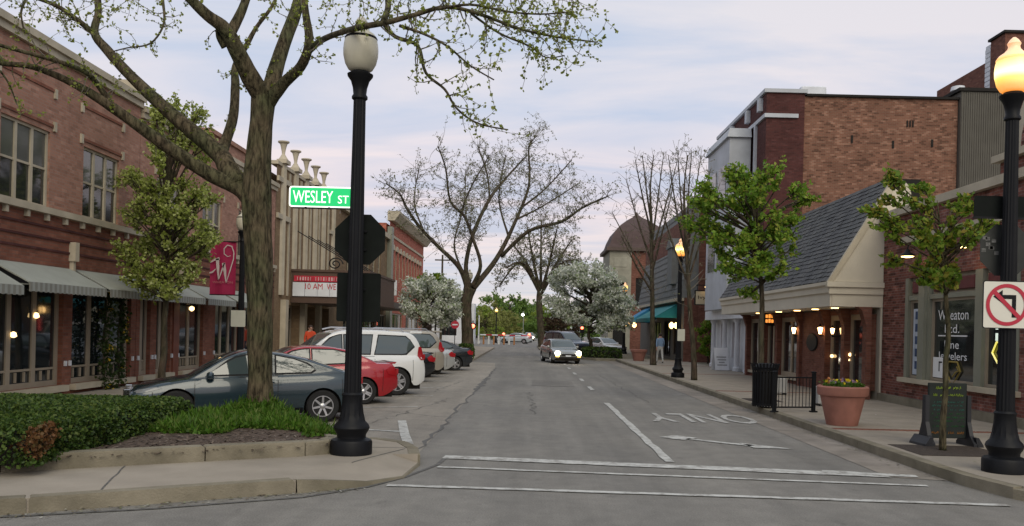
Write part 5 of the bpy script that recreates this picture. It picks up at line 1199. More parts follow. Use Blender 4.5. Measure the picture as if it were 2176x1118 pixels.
# ------------------------------------------------------------------ banner lamp
s = thing('street_banner', 'crimson banner with a pale curling letter on the left lamp post', 'banner', BL + Vector((-.5, 0, 3)))
p = at(475, 570, BL.y); CR = mat('crimson_cloth', (.30, .012, .06), .8, .1, 3.); PALE = mat('banner_print', (.50, .42, .40), .8, .05, 3.)
x0, x1, z0, z1 = p.x - .41, p.x + .37, p.z - .80, p.z + .80
nbx = 10; rows = []
for k in range(nbx + 1):
    x = x0 + (x1 - x0) * k / nbx; yy = BL.y + .03 * math.sin(k * .9)
    rows.append([Vector((x, yy, z0)), Vector((x, yy, z1)), Vector((x, yy + .008, z1)), Vector((x, yy + .008, z0))])
obj('cloth', MB().loft(rows), CR, s)
def stroke(pts, wds):
    mb = MB(); L = []
    P = [Vector((x0 + u * (x1 - x0), BL.y - .05, z0 + v * (z1 - z0))) for u, v in pts]
    for i, q in enumerate(P):
        t = (P[min(i + 1, len(P) - 1)] - P[max(0, i - 1)]).normalized(); nn = Vector((-t.z, 0, t.x)); wd = wds[i] if hasattr(wds, '__len__') else wds
        L.append([q - nn * wd, q + nn * wd])
    o = len(mb.v)
    for a, b in L: mb.v += [a, b]
    for i in range(len(L) - 1): mb.f.append((o + 2 * i, o + 2 * i + 1, o + 2 * i + 3, o + 2 * i + 2))
    return mb
obj('letter_stroke', stroke([(.02, .60), (.2, .66), (.38, .68)], [.015, .03, .04]), PALE, s); obj('letter_stroke', stroke([(.30, .68), (.33, .5), (.36, .27)], [.05, .045, .01]), PALE, s)
obj('letter_stroke', stroke([(.36, .27), (.48, .45), (.58, .6)], [.01, .02, .02]), PALE, s); obj('letter_stroke', stroke([(.54, .6), (.60, .45), (.66, .22)], [.05, .045, .01]), PALE, s)
obj('letter_stroke', stroke([(.66, .22), (.8, .45), (.93, .68), (.94, .8), (.85, .92), (.68, .94), (.55, .87), (.56, .77), (.7, .72), (.82, .74)], [.01, .016, .016, .016, .018, .018, .016, .014, .012, .006]), PALE, s)
obj('letter_stroke', stroke([(.0, .40), (.12, .42), (.24, .48)], [.02, .025, .01]), PALE, s)
obj('small_lettering', text_mb('WHEATON', .62, .07, frameM((p.x, BL.y - .055, z0 + .23 * (z1 - z0)), (1, 0, 0), (0, 0, 1))), mat('faint_print', (.38, .14, .14), .8, .05, 3.), s)
obj('arm', MB().box(x0, BL.x, BL.y - .012, BL.y + .02, z1, z1 + .03).box(x0, BL.x, BL.y - .012, BL.y + .02, z0 - .03, z0), M_BLACK, s)
s = thing('parking_sign', 'small blank pale parking sign on the banner lamp post', 'sign', BL + Vector((0, -.1, 1.6)))
p = at(506, 677, BL.y - .14); obj('plate', MB().prism(rrect(p.x - .22, p.x + .22, p.z - .25, p.z + .25, .03, p.y), (0, .006, 0)), mat('old_white', (.50, .50, .42), .6, .05, 3.), s)
obj('strap', MB().box(p.x - .05, p.x + .06, p.y + .007, BL.y - .06, p.z + .05, p.z + .08), M_BLACK, s)
p0 = gnd(1440, 802, .15); p = at(1447, 712, p0.y - .14)
s = thing('parking_sign', 'small blank white sign on the lit lamp beside the bare trunk', 'sign', p); obj('plate', MB().prism(rrect(p.x - .14, p.x + .16, p.z - .24, p.z + .24, .02, p.y), (0, .006, 0)), MATS['old_white'], s); obj('strap', MB().box(p.x - .03, p.x + .03, p.y + .007, p.y + .06, p.z, p.z + .03), M_BLACK, s)
# ------------------------------------------------------------------ litter bin, railing, planters, boards
def litter_bin(label, c):
    t = thing('litter_bin', label, 'litter bin', c, None, True)
    obj('liner', MB().lathe([(.2, .05), (.25, .08), (.27, .85), (.25, .88)], 20), M_DARK, t, 40)
    for z in (.06, .92): obj('hoop', MB().lathe([(.29, z), (.31, z), (.31, z + .05), (.29, z + .05)], 24), M_BLACK, t, 40)
    sm = None
    for k in range(26):
        a = 2 * math.pi * k / 26
        mb = MB().loft([[(r, -.022, z), (r + .012, -.022, z), (r + .012, .022, z), (r, .022, z)] for r, z in ((.285, .03), (.29, .5), (.30, .92), (.335, 1.06), (.35, 1.1))])
        if sm is None: sm = mesh('slat', mb, M_BLACK)
        o = obj('slat', sm, None, t); o.rotation_euler = (0, 0, a)
    obj('lid', MB().lathe([(.12, .96), (.27, .97), (.28, 1.0), (.2, 1.08), (.12, 1.1)], 24), M_BLACK, t, 40)
    return t
litter_bin('black slatted litter bin beside the low railing', gnd(1624, 866, .15))
a, b = gnd(1645, 876, .15), gnd(1728, 876, .15)
t = thing('railing', 'low black metal railing between litter bin and large planter', 'railing', a, None, True, math.atan2(b.y - a.y, b.x - a.x))
Lr = (b - a).length
for x in (0, Lr):
    ps = obj('post', MB().bbox(x - .04, x + .04, -.04, .04, 0, .92, .008), M_BLACK, t); obj('foot', MB().bbox(x - .08, x + .08, -.07, .07, 0, .035, .008), M_BLACK, ps); obj('cap', MB().bbox(x - .05, x + .05, -.05, .05, .92, .97, .012), M_BLACK, ps)
for z in (.10, .80): obj('rail', MB().bbox(.045, Lr - .045, -.015, .015, z, z + .035, .005), M_BLACK, t)
bm_ = mesh('bar', MB().tube([(0, 0, .136), (0, 0, .799)], .0095, 6), M_BLACK)
for k in range(10): o = obj('bar', bm_, None, t); o.location = (.11 + k * (Lr - .22) / 9, 0, 0)
def planter(label, c, r, h, flowers=True):
    t = thing('planter', label, 'planter', c, None, True)
    obj('pot', MB().lathe([(r * .60, 0), (r * .62, .02), (r * .88, h * .74), (r * .97, h * .76), (r, h * .8), (r * 1.02, h * .97), (r * .98, h), (r * .88, h), (r * .85, h * .9)], 36), M_TERRA, t, 35)
    obj('soil', MB().lathe([(r * .3, h * .86), (r * .87, h * .9), (r * .6, h * .92), (.02, h * .93)], 24), M_SOIL, t)
    if flowers:
        lm = MB()
        for _ in range(60): a = random.uniform(0, 6.3); q = r * .75 * math.sqrt(random.random()); leaves(lm, Vector((q * math.cos(a), q * math.sin(a), h + .03)), 8, .035, .06)
        obj('foliage', lm, M_LF_COVER, t, kind='stuff')
        for nm, cols in (('yellow', [(.6, .45, .01), (.7, .55, .03)]), ('orange', [(.5, .17, .04), (.55, .25, .1)]), ('violet', [(.12, .05, .12), (.4, .3, .42)])):
            for _ in range(9):
                a = random.uniform(0, 6.3); q = r * .7 * math.sqrt(random.random()); fm = MB(); leaves(fm, Vector((q * math.cos(a), q * math.sin(a), h + random.uniform(.07, .13))), 7, .014, .055)
                obj('flower', fm, leafmat('flower_' + nm, cols, .2), t)
    return t
pc = gnd(1789, 903, .15); planter('large terracotta planter of pansies beside the low railing', pc, .50, .80)
planter('terracotta planter far along the right pavement near the teal awning', gnd(1357, 767, .15), .52, .72, False)
# chalk board near corner
c = gnd(2010, 946, .15)
t = thing('chalk_board', 'black pavement board with coloured chalk writing behind the young tree', 'sandwich board', c, None, True, R(4))
obj('board', MB().bbox(-.335, .335, -.03, .03, .12, 1.06, .008), mat('chalk_black', (.009, .014, .012), .7, .3, 5.), t)
for sx in (-1, 1):
    obj('side_frame', MB().loft([[(sx * .37 - .035, -d, z), (sx * .37 + .035, -d, z), (sx * .37 + .035, d, z), (sx * .37 - .035, d, z)] for d, z in ((.27, 0), (.27, .05), (.14, .18), (.06, .4), (.05, .85))]), mat('plastic_black', (.015, .016, .02), .5, .2, 5.), t)
    obj('foot', MB().loft([[(sx * .37 + sx * o0, -.27, z), (sx * .37 + sx * o1, -.27, z), (sx * .37 + sx * o1, .27, z), (sx * .37 + sx * o0, .27, z)][::sx] for o0, o1, z in ((.02, .14, 0), (.02, .13, .04), (.0, .05, .16))]), MATS['plastic_black'], t)
def scribble(z, h, x0, x1, m, d=.7):
    mb = MB(); x = x0
    while x < x1:
        if random.random() < d:
            q = [(x, -.036, z + random.uniform(0, h * .3)), (x + random.uniform(.004, .018), -.036, z + h * random.uniform(.6, 1)), (x + random.uniform(.012, .026), -.036, z + h * random.uniform(.1, .6))]
            mb.tube(q, .0035, 4)
        x += random.uniform(.018, .032)
    obj('chalk_line', mb, m, t, kind='stuff')
CY, CG, CT, CO = mat('chalk_lime', (.30, .42, .04), .9, .1, 5.), mat('chalk_green', (.02, .12, .03), .9, .2, 5.), mat('chalk_teal', (.03, .14, .11), .9, .2, 5.), mat('chalk_orange', (.32, .13, .02), .9, .1, 5.)
scribble(.95, .06, -.24, .24, CY, .8); scribble(.83, .055, -.26, .27, CY, .9)
for k, z in enumerate((.72, .66, .59, .52, .46, .40, .31)): scribble(z, .035, -.28, .28, CT if k < 3 else CG, .75)
scribble(.19, .055, -.28, .28, CO, .85)
# white menu board
c = gnd(1530, 787, .15)
t = thing('menu_board', 'white pavement board with the restaurant name in front of the white columns', 'sandwich board', c, None, True, R(8))
for sy in (-1, 1):
    bm = MB().loft([[(-.36, sy * (.32 - z * .25) - .012, z), (.36, sy * (.32 - z * .25) - .012, z), (.36, sy * (.32 - z * .25) + .012, z), (-.36, sy * (.32 - z * .25) + .012, z)] for z in (.02, 1.12)])
    obj('panel', bm, M_WHITE, t)
obj('small_panel', MB().box(.36, .62, -.2, -.17, .02, .62), M_WHITE, t)
Mb = frameM((0, -.095, .86), (1, 0, 0), Vector((0, .25, 1)))
obj('lettering', text_mb("IVY's", .42, .16, Mb, .012), M_BLACK, t)
for k in range(4):
    z = .66 - k * .13; o = Vector((0, -.32 + z * .25 - .016, z)); w = (.5, .42, .3, .46)[k]
    mb = MB(); x = -w / 2
    while x < w / 2: mb.box(x, x + .03, o.y - .004, o.y, z - .03, z + .03); x += .05
    obj('printed_line', mb, mat('grey_print', (.12, .12, .12), .8, .2, 5.), t, kind='stuff')
# white box by the shop steps
t = thing('newspaper_box', 'small grey box standing behind the low railing', 'box', gnd(1655, 838, .15), None, True); obj('body', MB().bbox(-.2, .2, -.2, .2, .05, .5, .02), mat('box_grey', (.35, .35, .34), .6, .1, 3.), t); obj('legs', MB().box(-.18, -.14, -.18, .18, 0, .05).box(.14, .18, -.18, .18, 0, .05), M_BLACK, t)
t = thing('newspaper_box', 'small grey box left of the large terracotta planter', 'box', gnd(1752, 862, .15), None, True); obj('body', MB().bbox(-.24, .24, -.2, .2, .05, .5, .02), MATS['box_grey'], t); obj('legs', MB().box(-.2, -.16, -.18, .18, 0, .05).box(.16, .2, -.18, .18, 0, .05), M_BLACK, t)
# ------------------------------------------------------------------ people
def person(label, loc, rz, shirt, trousers, stride=.25):
    t = thing('person', label, 'person', loc, None, True, rz)
    J = {'pelvis': (0, 0, .95, .14), 'waist': (0, 0, 1.1, .13), 'chest': (.02, 0, 1.33, .155), 'neck': (.02, 0, 1.5, .058), 'head': (.04, 0, 1.6, .085), 'crown': (.035, 0, 1.7, .085)}
    E_ = [('pelvis', 'waist'), ('waist', 'chest'), ('chest', 'neck'), ('neck', 'head'), ('head', 'crown')]
    for s_, n_ in ((1, 'l'), (-1, 'r')):
        f = stride * s_
        J['hip' + n_] = (0, .1 * s_, .9, .095); J['knee' + n_] = (f * .55 + .04, .1 * s_, .5, .065); J['ank' + n_] = (f - .02, .1 * s_, .1, .045); J['toe' + n_] = (f + .15, .11 * s_, .045, .04)
        J['sho' + n_] = (.01, .19 * s_, 1.42, .065); J['elb' + n_] = (-f * .3 - .02, .25 * s_, 1.13, .045); J['wri' + n_] = (-f * .7 + .06, .25 * s_, .9, .033)
        J['pal' + n_] = (-f * .75 + .08, .245 * s_, .82, .035)
        E_ += [('pelvis', 'hip' + n_), ('hip' + n_, 'knee' + n_), ('knee' + n_, 'ank' + n_), ('ank' + n_, 'toe' + n_), ('chest', 'sho' + n_), ('sho' + n_, 'elb' + n_), ('elb' + n_, 'wri' + n_), ('wri' + n_, 'pal' + n_)]
        for k, dy in enumerate((-.025, -.008, .009, .025)):
            J['f%d%s' % (k, n_)] = (-f * .75 + .10, .245 * s_ + dy, .735 + (.012 if k in (0, 3) else 0), .009); E_.append(('pal' + n_, 'f%d%s' % (k, n_)))
        J['th' + n_] = (-f * .75 + .14, .235 * s_, .79, .010); E_.append(('pal' + n_, 'th' + n_))
    J['nose'] = (.135, 0, 1.6, .016); E_.append(('head', 'nose'))
    K = list(J); me = bpy.data.meshes.new('body'); me.from_pydata([J[k][:3] for k in K], [(K.index(a), K.index(b)) for a, b in E_], [])
    o = bpy.data.objects.new('body', me); COL.objects.link(o)
    m = o.modifiers.new('skin', 'SKIN'); m.use_smooth_shade = True
    for i, k in enumerate(K): me.skin_vertices[0].data[i].radius = (J[k][3] * (1.0 if k not in ('pelvis', 'waist', 'chest') else .85), J[k][3] * (1.25 if k in ('pelvis', 'waist', 'chest') else 1))
    me.skin_vertices[0].data[0].use_root = True
    m2 = o.modifiers.new('sub', 'SUBSURF'); m2.levels = 1; m2.render_levels = 1
    bm2 = bpy.data.meshes.new_from_object(o.evaluated_get(bpy.context.evaluated_depsgraph_get())); bpy.data.objects.remove(o)
    skin = mat('skin', (.38, .22, .16), .6, .05, 3.); shoe = mat('shoe_dark', (.03, .025, .022), .6, .1, 3.)
    for q in (skin, shirt, trousers, shoe): bm2.materials.append(q)
    for pg in bm2.polygons:
        c_ = pg.center; z = c_.z
        pg.material_index = 3 if z < .1 else (2 if z < 1.0 and abs(c_.y) < .2 else (1 if z < 1.47 and z > .98 else 0))
    bo = bpy.data.objects.new('body', bm2); COL.objects.link(bo); bo.parent = t
    hm = MB().lathe([(.075, -.02), (.098, .03), (.1, .08), (.07, .125), (.02, .145)], 16, (.01, 0, 1.62)); obj('hair', hm, mat('brown_hair', (.03, .018, .012), .7, .2, 9.), t, 60)
    for s_ in (1, -1): obj('eye', MB().lathe([(.003, -.009), (.011, 0), (.003, .009)], 8, (.125, .034 * s_, 1.63)), M_BLACK, t); obj('ear', MB().lathe([(.006, -.03), (.016, 0), (.006, .03)], 8, (.035, .095 * s_, 1.61)), skin, t)
    obj('mouth', MB().box(.118, .124, -.022, .022, 1.548, 1.554), mat('lip', (.3, .1, .09), .6, .05, 3.), t)
    return t
person('person in a pale blue top and light trousers walking behind the bare trunk', gnd(1402, 772, .15), R(100), mat('blue_shirt', (.16, .24, .36), .85, .1, 4.), mat('light_trousers', (.40, .40, .38), .85, .1, 4.))
person('person in an orange-red top standing by the theatre doors', Vector((-9.6, 38.6, .15)), R(-60), mat('red_shirt', (.50, .06, .02), .85, .1, 4.), mat('dark_trousers', (.03, .03, .05), .85, .1, 4.), .04)
# ------------------------------------------------------------------ far end: crossing gate, signals
t = thing('crossing_gate', 'red and white striped railway crossing gate lowered across the far street', 'crossing gate', (-5.9, 112, 0))
obj('mast', MB().lathe([(.16, 0), (.16, .3), (.07, .35), (.07, 3.6)], 12, (-6.2, 112, 0)), M_WHITE, t)
for k in range(9): obj('gate_stripe', MB().box(-6.0 + k * .75, -5.25 + k * .75, 111.96, 112.04, 1.05, 1.2), (MATS['sign_red'] if k % 2 else M_WHITE), t)
for x in (-3.0, .3): obj('gate_light', MB().lathe([(.02, -.14), (.15, -.08), (.17, 0), (.15, .08), (.02, .14)], 12, (x, 111.85, 1.3)), M_RED, t)
t = thing('crossing_signal', 'lit red crossing signal beside the big bare trunk', 'signal', (-5.6, 95, 0))
p = at(1005, 693, 95)
obj('post', MB().tube([(p.x, 95, 0), (p.x, 95, p.z + .6)], .06, 8), M_BLACK, t); obj('hood', MB().lathe([(.36, 0), (.36, .06), (.2, .08)], 20).xf(Matrix.Translation((p.x, 94.95, p.z)) @ Matrix.Rotation(R(90), 4, 'X')), M_BLACK, t)
obj('lens', MB().lathe([(.23, 0), (.2, .05), (.05, .08)], 16).xf(Matrix.Translation((p.x, 94.86, p.z)) @ Matrix.Rotation(R(90), 4, 'X')), M_RED, t)
t = thing('traffic_signal', 'small red traffic signal among the right blossom branches', 'signal', (5.4, 86, 0)); p = at(1237, 697, 86)
obj('post', MB().tube([(p.x, 86, .1), (p.x, 86, p.z - .3)], .05, 8), M_BLACK, t); obj('housing', MB().bbox(p.x - .2, p.x + .2, 86, 86.2, p.z - .5, p.z + .35, .02), M_BLACK, t); obj('lens', MB().lathe([(.15, 0), (.13, .04), (.04, .06)], 14).xf(Matrix.Translation((p.x, 85.99, p.z)) @ Matrix.Rotation(R(90), 4, 'X')), M_RED, t)
t = thing('do_not_enter_sign', 'small red and white no-entry sign under the left blossom tree', 'sign', (-6.4, 78, .15)); p = at(967, 690, 78)
obj('post', MB().tube([(p.x, 78, .15), (p.x, 78, p.z + .3)], .035, 6), M_BLACK, t)
obj('disc', MB().lathe([(.36, 0), (.36, .02)], 24).xf(Matrix.Translation((p.x, 77.95, p.z)) @ Matrix.Rotation(R(90), 4, 'X')), MATS['sign_red'], t); obj('bar', MB().box(p.x - .24, p.x + .24, 77.915, 77.928, p.z - .06, p.z + .06), M_WHITE, t)
t = thing('white_signal_lamp', 'tiny white signal light hanging before the far green trees', 'signal', (-.6, 125, 0)); p = at(1111, 669, 125)
obj('mast', MB().tube([(p.x + .1, 125, 0), (p.x + .1, 125, p.z + .5)], .05, 6), mat('galvanised', (.22, .23, .23), .6, .1, 3.), t); obj('lens', MB().lathe([(.02, -.2), (.2, -.1), (.22, .05), (.05, .2)], 10, (p.x, 124.9, p.z)), glow('white_signal', (1, .97, .95), 5.), t)
t = thing('utility_pole', 'thin wooden utility pole behind the left blossom tree', 'pole', (-10.2, 104, 0)); obj('post', MB().tube([(-10.3, 104, 0), (-10.3, 104, 10.6)], [.16, .11], 8), M_BARK2, t); obj('crossarm', MB().box(-11.2, -9.4, 103.95, 104.05, 9.9, 10.05), M_BARK2, t)
for i in range(9):
    x = -6.6 + i * .62; tag(obj('barrier_post', MB().bbox(x, x + .2, 106.0, 106.2, 0, 1.0, .02), mat('barrier_%s' % ('white' if i % 2 else 'orange'), (.6, .6, .58) if i % 2 else (.35, .16, .06), .7, .1, 3.)), ('leftmost orange', 'first white', 'second orange', 'second white', 'middle orange', 'third white', 'fourth orange', 'fourth white', 'rightmost orange')[i] + ' post in the low barrier row before the crossing gate', 'post', 'barrier posts before the crossing')
# ------------------------------------------------------------------ trees
rnd = random.Random(5)
def rv(): return Vector((rnd.gauss(0, 1), rnd.gauss(0, 1), rnd.gauss(0, 1))).normalized()
def smooth_path(pts, rads, sub=4):
    P, Q = [], []
    n = len(pts)
    for i in range(n - 1):
        p0, p1, p2, p3 = pts[max(0, i - 1)], pts[i], pts[i + 1], pts[min(n - 1, i + 2)]
        for k in range(sub):
            t = k / sub; t2, t3 = t * t, t * t * t
            P.append(.5 * ((2 * p1) + (p2 - p0) * t + (2 * p0 - 5 * p1 + 4 * p2 - p3) * t2 + (3 * p1 - p0 - 3 * p2 + p3) * t3)); Q.append(rads[i] + (rads[i + 1] - rads[i]) * t)
    P.append(pts[-1]); Q.append(rads[-1]); return P, Q
def lleaf(mb, p, size, bias=None, wr=.42):
    u = rv()
    if bias is not None: u = (u + bias).normalized()
    v = u.orthogonal(); v.rotate(Matrix.Rotation(rnd.uniform(0, 6.3), 3, u)); l = size * rnd.uniform(.6, 1.3); w = l * wr
    i = len(mb.v); mb.v += [p, p + u * l * .55 + v * w, p + u * l, p + u * l * .55 - v * w]; mb.f.append((i, i + 1, i + 2, i + 3))
def twig(tb, lf, p, d, L, r, lev, o):
    """a crooked twig; o: dict(seg, wob, up, kids, leaf, lsize, lspread, sides)"""
    n = max(2, int(L / o['seg'])); pts = [p.copy()]; rr = [r]
    for i in range(n):
        d = (d + rv() * o['wob'] + Vector((0, 0, o['up']))).normalized(); p = p + d * (L / n); pts.append(p.copy()); rr.append(max(o.get('rmin', .003), r * (1 - .75 * (i + 1) / n)))
        if lev > 0 and rnd.random() < o['kids']:
            dd = (d * .6 + rv() * .9).normalized(); twig(tb, lf, p.copy(), dd, L * rnd.uniform(.3, .62), rr[-1] * .7, lev - 1, o)
        if o['leaf'] and (lev <= o.get('llev', 1)):
            for _ in range(o['leaf'] if i < n - 1 else o['leaf'] * 2):
                q = p + rv() * o['lspread'] * rnd.random(); lleaf(lf, q, o['lsize'], o.get('bias'), o.get('wr', .42))
    tb.tube(pts, rr, o.get('sides', 4), False)
def along(path, rad, t):
    f = t * (len(path) - 1); i = min(len(path) - 2, int(f)); return path[i].lerp(path[i + 1], f - i), (path[i + 1] - path[i]).normalized(), rad[i] + (rad[i + 1] - rad[i]) * (f - i)
def tree(name, label, base, group=None):
    return thing(name, label, 'tree', base, group)
# ---- big honey locust in the corner bed: limbs measured from the photograph
TY = 14.9; tb = MB(); tw = MB(); lf = MB()
tb0 = at(553, 884, TY)
big = tree('honey_locust_tree', 'big forked tree with furrowed trunk and sprouting branches in the corner bed', tb0 + Vector((0, 0, -.15)))
def pl(pts, Y=None): return [at(x, y, yy) for x, y, yy, w in pts], [w * yy / FPX / 2 * (.84 if w > 48 else .93) for x, y, yy, w in pts]
LIMBS = {
 'trunk': [(556, 915, TY, 128), (554, 897, TY, 96), (553, 872, TY, 72), (552, 800, TY, 60), (552, 680, TY, 60), (551, 560, TY, 64), (547, 480, TY, 70), (545, 410, TY, 72), (550, 330, TY, 58), (556, 260, TY, 54), (560, 205, TY, 58)],
 'a': [(548, 450, TY, 50), (514, 402, TY, 42), (447, 371, TY - .1, 33), (358, 313, TY - .4, 29), (241, 230, TY - .8, 24), (156, 178, TY - 1.1, 17), (72, 143, TY - 1.4, 13), (0, 134, TY - 1.6, 11), (-120, 110, TY - 1.9, 7)],
 'a2': [(241, 230, TY - .8, 16), (210, 183, TY - .9, 13), (179, 152, TY - 1.2, 11), (112, 127, TY - 1.5, 10), (0, 96, TY - 1.9, 8), (-90, 60, TY - 2.1, 5)],
 'b': [(505, 395, TY, 46), (483, 356, TY + .1, 44), (460, 322, TY + .2, 40), (358, 237, TY + .3, 30), (277, 161, TY + .5, 25), (228, 107, TY + .6, 22), (201, 70, TY + .7, 18), (209, 20, TY + .8, 15), (200, -60, TY + .9, 12)],
 'b2': [(203, 74, TY + .7, 15), (156, 36, TY + .5, 11), (110, 8, TY + .3, 9), (40, -10, TY, 7), (-60, 0, TY - .2, 4)],
 'c': [(470, 330, TY + .2, 26), (478, 305, TY + .4, 24), (496, 246, TY + .6, 22), (500, 179, TY + .8, 20), (500, 140, TY + .9, 14), (523, 98, TY + 1, 12), (545, 58, TY + 1.1, 9), (580, 10, TY + 1.2, 7), (610, -60, TY + 1.3, 5)],
 'd': [(560, 210, TY, 50), (532, 165, TY - .2, 42), (507, 115, TY - .4, 38), (478, 62, TY - .6, 32), (440, 32, TY - .8, 26), (395, -12, TY - 1.0, 22), (330, -80, TY - 1.2, 15)],
 'd2': [(490, 70, TY - .5, 26), (515, 20, TY - .4, 20), (535, -40, TY - .3, 15)],
 'd3': [(478, 100, TY - .45, 18), (466, 80, TY - .5, 14), (462, 62, TY - .6, 8)],
 'e': [(570, 205, TY, 40), (588, 140, TY + .2, 34), (608, 80, TY + .4, 30), (630, 20, TY + .6, 26), (645, -50, TY + .8, 20)],
 'f': [(572, 215, TY, 34), (605, 175, TY - .2, 26), (640, 140, TY - .5, 23), (657, 90, TY - .8, 20), (650, 30, TY - .9, 17), (640, -40, TY - 1, 13)],
 'g': [(655, 110, TY - .7, 15), (680, 88, TY - 1.2, 14), (715, 72, TY - 2.2, 14), (765, 58, TY - 3.2, 14), (820, 48, TY - 3.5, 13), (880, 32, TY - 3.5, 11), (950, 15, TY - 3.6, 9), (1025, 32, TY - 3.6, 8), (1100, 60, TY - 3.7, 6), (1180, 78, TY - 3.7, 5), (1270, 90, TY - 3.8, 3)],
 'g2': [(815, 50, TY - 3.5, 11), (840, 78, TY - 3.4, 9), (888, 98, TY - 3.3, 8), (905, 155, TY - 3.2, 7), (945, 190, TY - 3.2, 6), (970, 230, TY - 3.2, 5), (1015, 262, TY - 3.1, 4), (1080, 276, TY - 3.1, 3)],
 'g3': [(850, 55, TY - 3.6, 8), (900, 72, TY - 3.8, 6), (950, 98, TY - 3.9, 5), (1000, 140, TY - 4, 4), (1050, 170, TY - 4, 3)],
 'g4': [(1000, 28, TY - 3.5, 6), (1060, 70, TY - 3.3, 5), (1125, 98, TY - 3.2, 4), (1160, 122, TY - 3.1, 3), (1200, 118, TY - 3.1, 2.5)],
 'g5': [(815, 45, TY - 3.5, 16), (825, 10, TY - 3.2, 14), (815, -40, TY - 3, 12)],
 'g6': [(930, 20, TY - 3.6, 7), (1000, 10, TY - 4, 6), (1080, 25, TY - 4.2, 5), (1150, 30, TY - 4.3, 4), (1215, 25, TY - 4.4, 2.5)],
 'h1': [(345, -5, TY + .5, 8), (348, 50, TY + .3, 5), (320, 92, TY + .2, 4), (270, 102, TY, 3), (230, 112, TY, 2.5)],
 'h2': [(60, -10, TY - 1, 7), (45, 25, TY - 1.1, 5), (52, 70, TY - 1.2, 3.5)],
 'h3': [(0, 150, TY - 1.7, 5), (20, 180, TY - 1.6, 4), (36, 222, TY - 1.6, 2.5)],
}
OPT = dict(seg=.1, wob=.42, up=.03, kids=.34, leaf=2, lsize=.042, lspread=.035, sides=4, rmin=.0028, llev=2)
for k, v in LIMBS.items():
    P, Q = smooth_path(*pl(v), 8 if k == 'trunk' else 5)
    if k == 'trunk':
        P2, Q2 = smooth_path(P, Q, 3); tb.tube(P2, Q2, 48, True, .13, 3.)
    else:
        kk = 1 + .06 * 1; Q = [q * (1 + .05 * noise.noise(p * 6)) for p, q in zip(P, Q)]
        tb.tube(P, Q, 14 if Q[0] > .08 else 8, True, .05, 9.)
        fine = k in ('g', 'g2', 'g3', 'g4', 'g6', 'b2', 'a2', 'h1', 'h2', 'h3')
        Ln = sum((P[i + 1] - P[i]).length for i in range(len(P) - 1))
        for _ in range(int(Ln * (8.5 if fine else 3.4))):
            p, d, r = along(P, Q, rnd.uniform(.12 if fine else .3, 1)); dd = (d * (.5 if fine else .15) + rv() * .9).normalized()
            twig(tw, lf, p, dd, rnd.uniform(.18, .6) * (1. if fine else .8), min(.011, r * .5), 1, OPT)
        for _ in range(int(Ln * 5)):                          # tufts straight on the limb
            p, d, r = along(P, Q, rnd.uniform(.05, 1)); s = rv(); s.z = abs(s.z)
            for q in range(rnd.randint(3, 8)): lleaf(lf, p + s * r + rv() * .03, .05, s * .6)
for _ in range(70):                                            # twigs along the top edge of the view
    x = rnd.choice([rnd.uniform(-20, 360), rnd.uniform(560, 1230), rnd.uniform(700, 1230)]); p = at(x, rnd.uniform(-60, -5), TY + rnd.uniform(-3.5, 1)); twig(tw, lf, p, Vector((rnd.uniform(-.5, .5), 0, -.8)).normalized(), rnd.uniform(.3, .75), .008, 1, dict(OPT, up=-.02))
obj('trunk', tb, M_BARK, big, 'all'); obj('twigs', tw, M_BARKT, big, kind='stuff'); obj('crown', lf, M_LF_YOUNG, big, kind='stuff')
# ---- large bare tree in the left bump-out
BY = 56.
def crown_tree(name, label, base, limbs, opt, per, mats, first=.35, group=None, Ln_k=1.):
    t = tree(name, label, base, group); tb, tw, lf = MB(), MB(), MB()
    for i, (P, Q) in enumerate(limbs):
        P, Q = smooth_path(P, Q, 5); tb.tube(P, Q, 12 if Q[0] > .1 else 7, True, .06, i * 3.)
        if i == 0: continue
        Ln = sum((P[k + 1] - P[k]).length for k in range(len(P) - 1))
        for _ in range(int(Ln * per)):
            u = rnd.uniform(first, 1); p, d, r = along(P, Q, u); dd = (d * .45 + rv() * .85 + Vector((0, 0, .15))).normalized()
            twig(tw, lf, p, dd, rnd.uniform(.5, 1.) * opt['len'] * (1.15 - .5 * u), min(r * .55, opt['r0']), 2, opt)
    obj('trunk', tb, mats[0], t, 'all'); obj('twigs', tw, mats[1], t, kind='stuff')
    if lf.f: obj('crown', lf, mats[2], t, kind='stuff')
    return t
def L2(pts, Y): return [at(x, y, Y + dy) for x, y, w, dy in pts], [w * Y / FPX / 2 * (.86 if w < 20 else 1) for x, y, w, dy in pts]
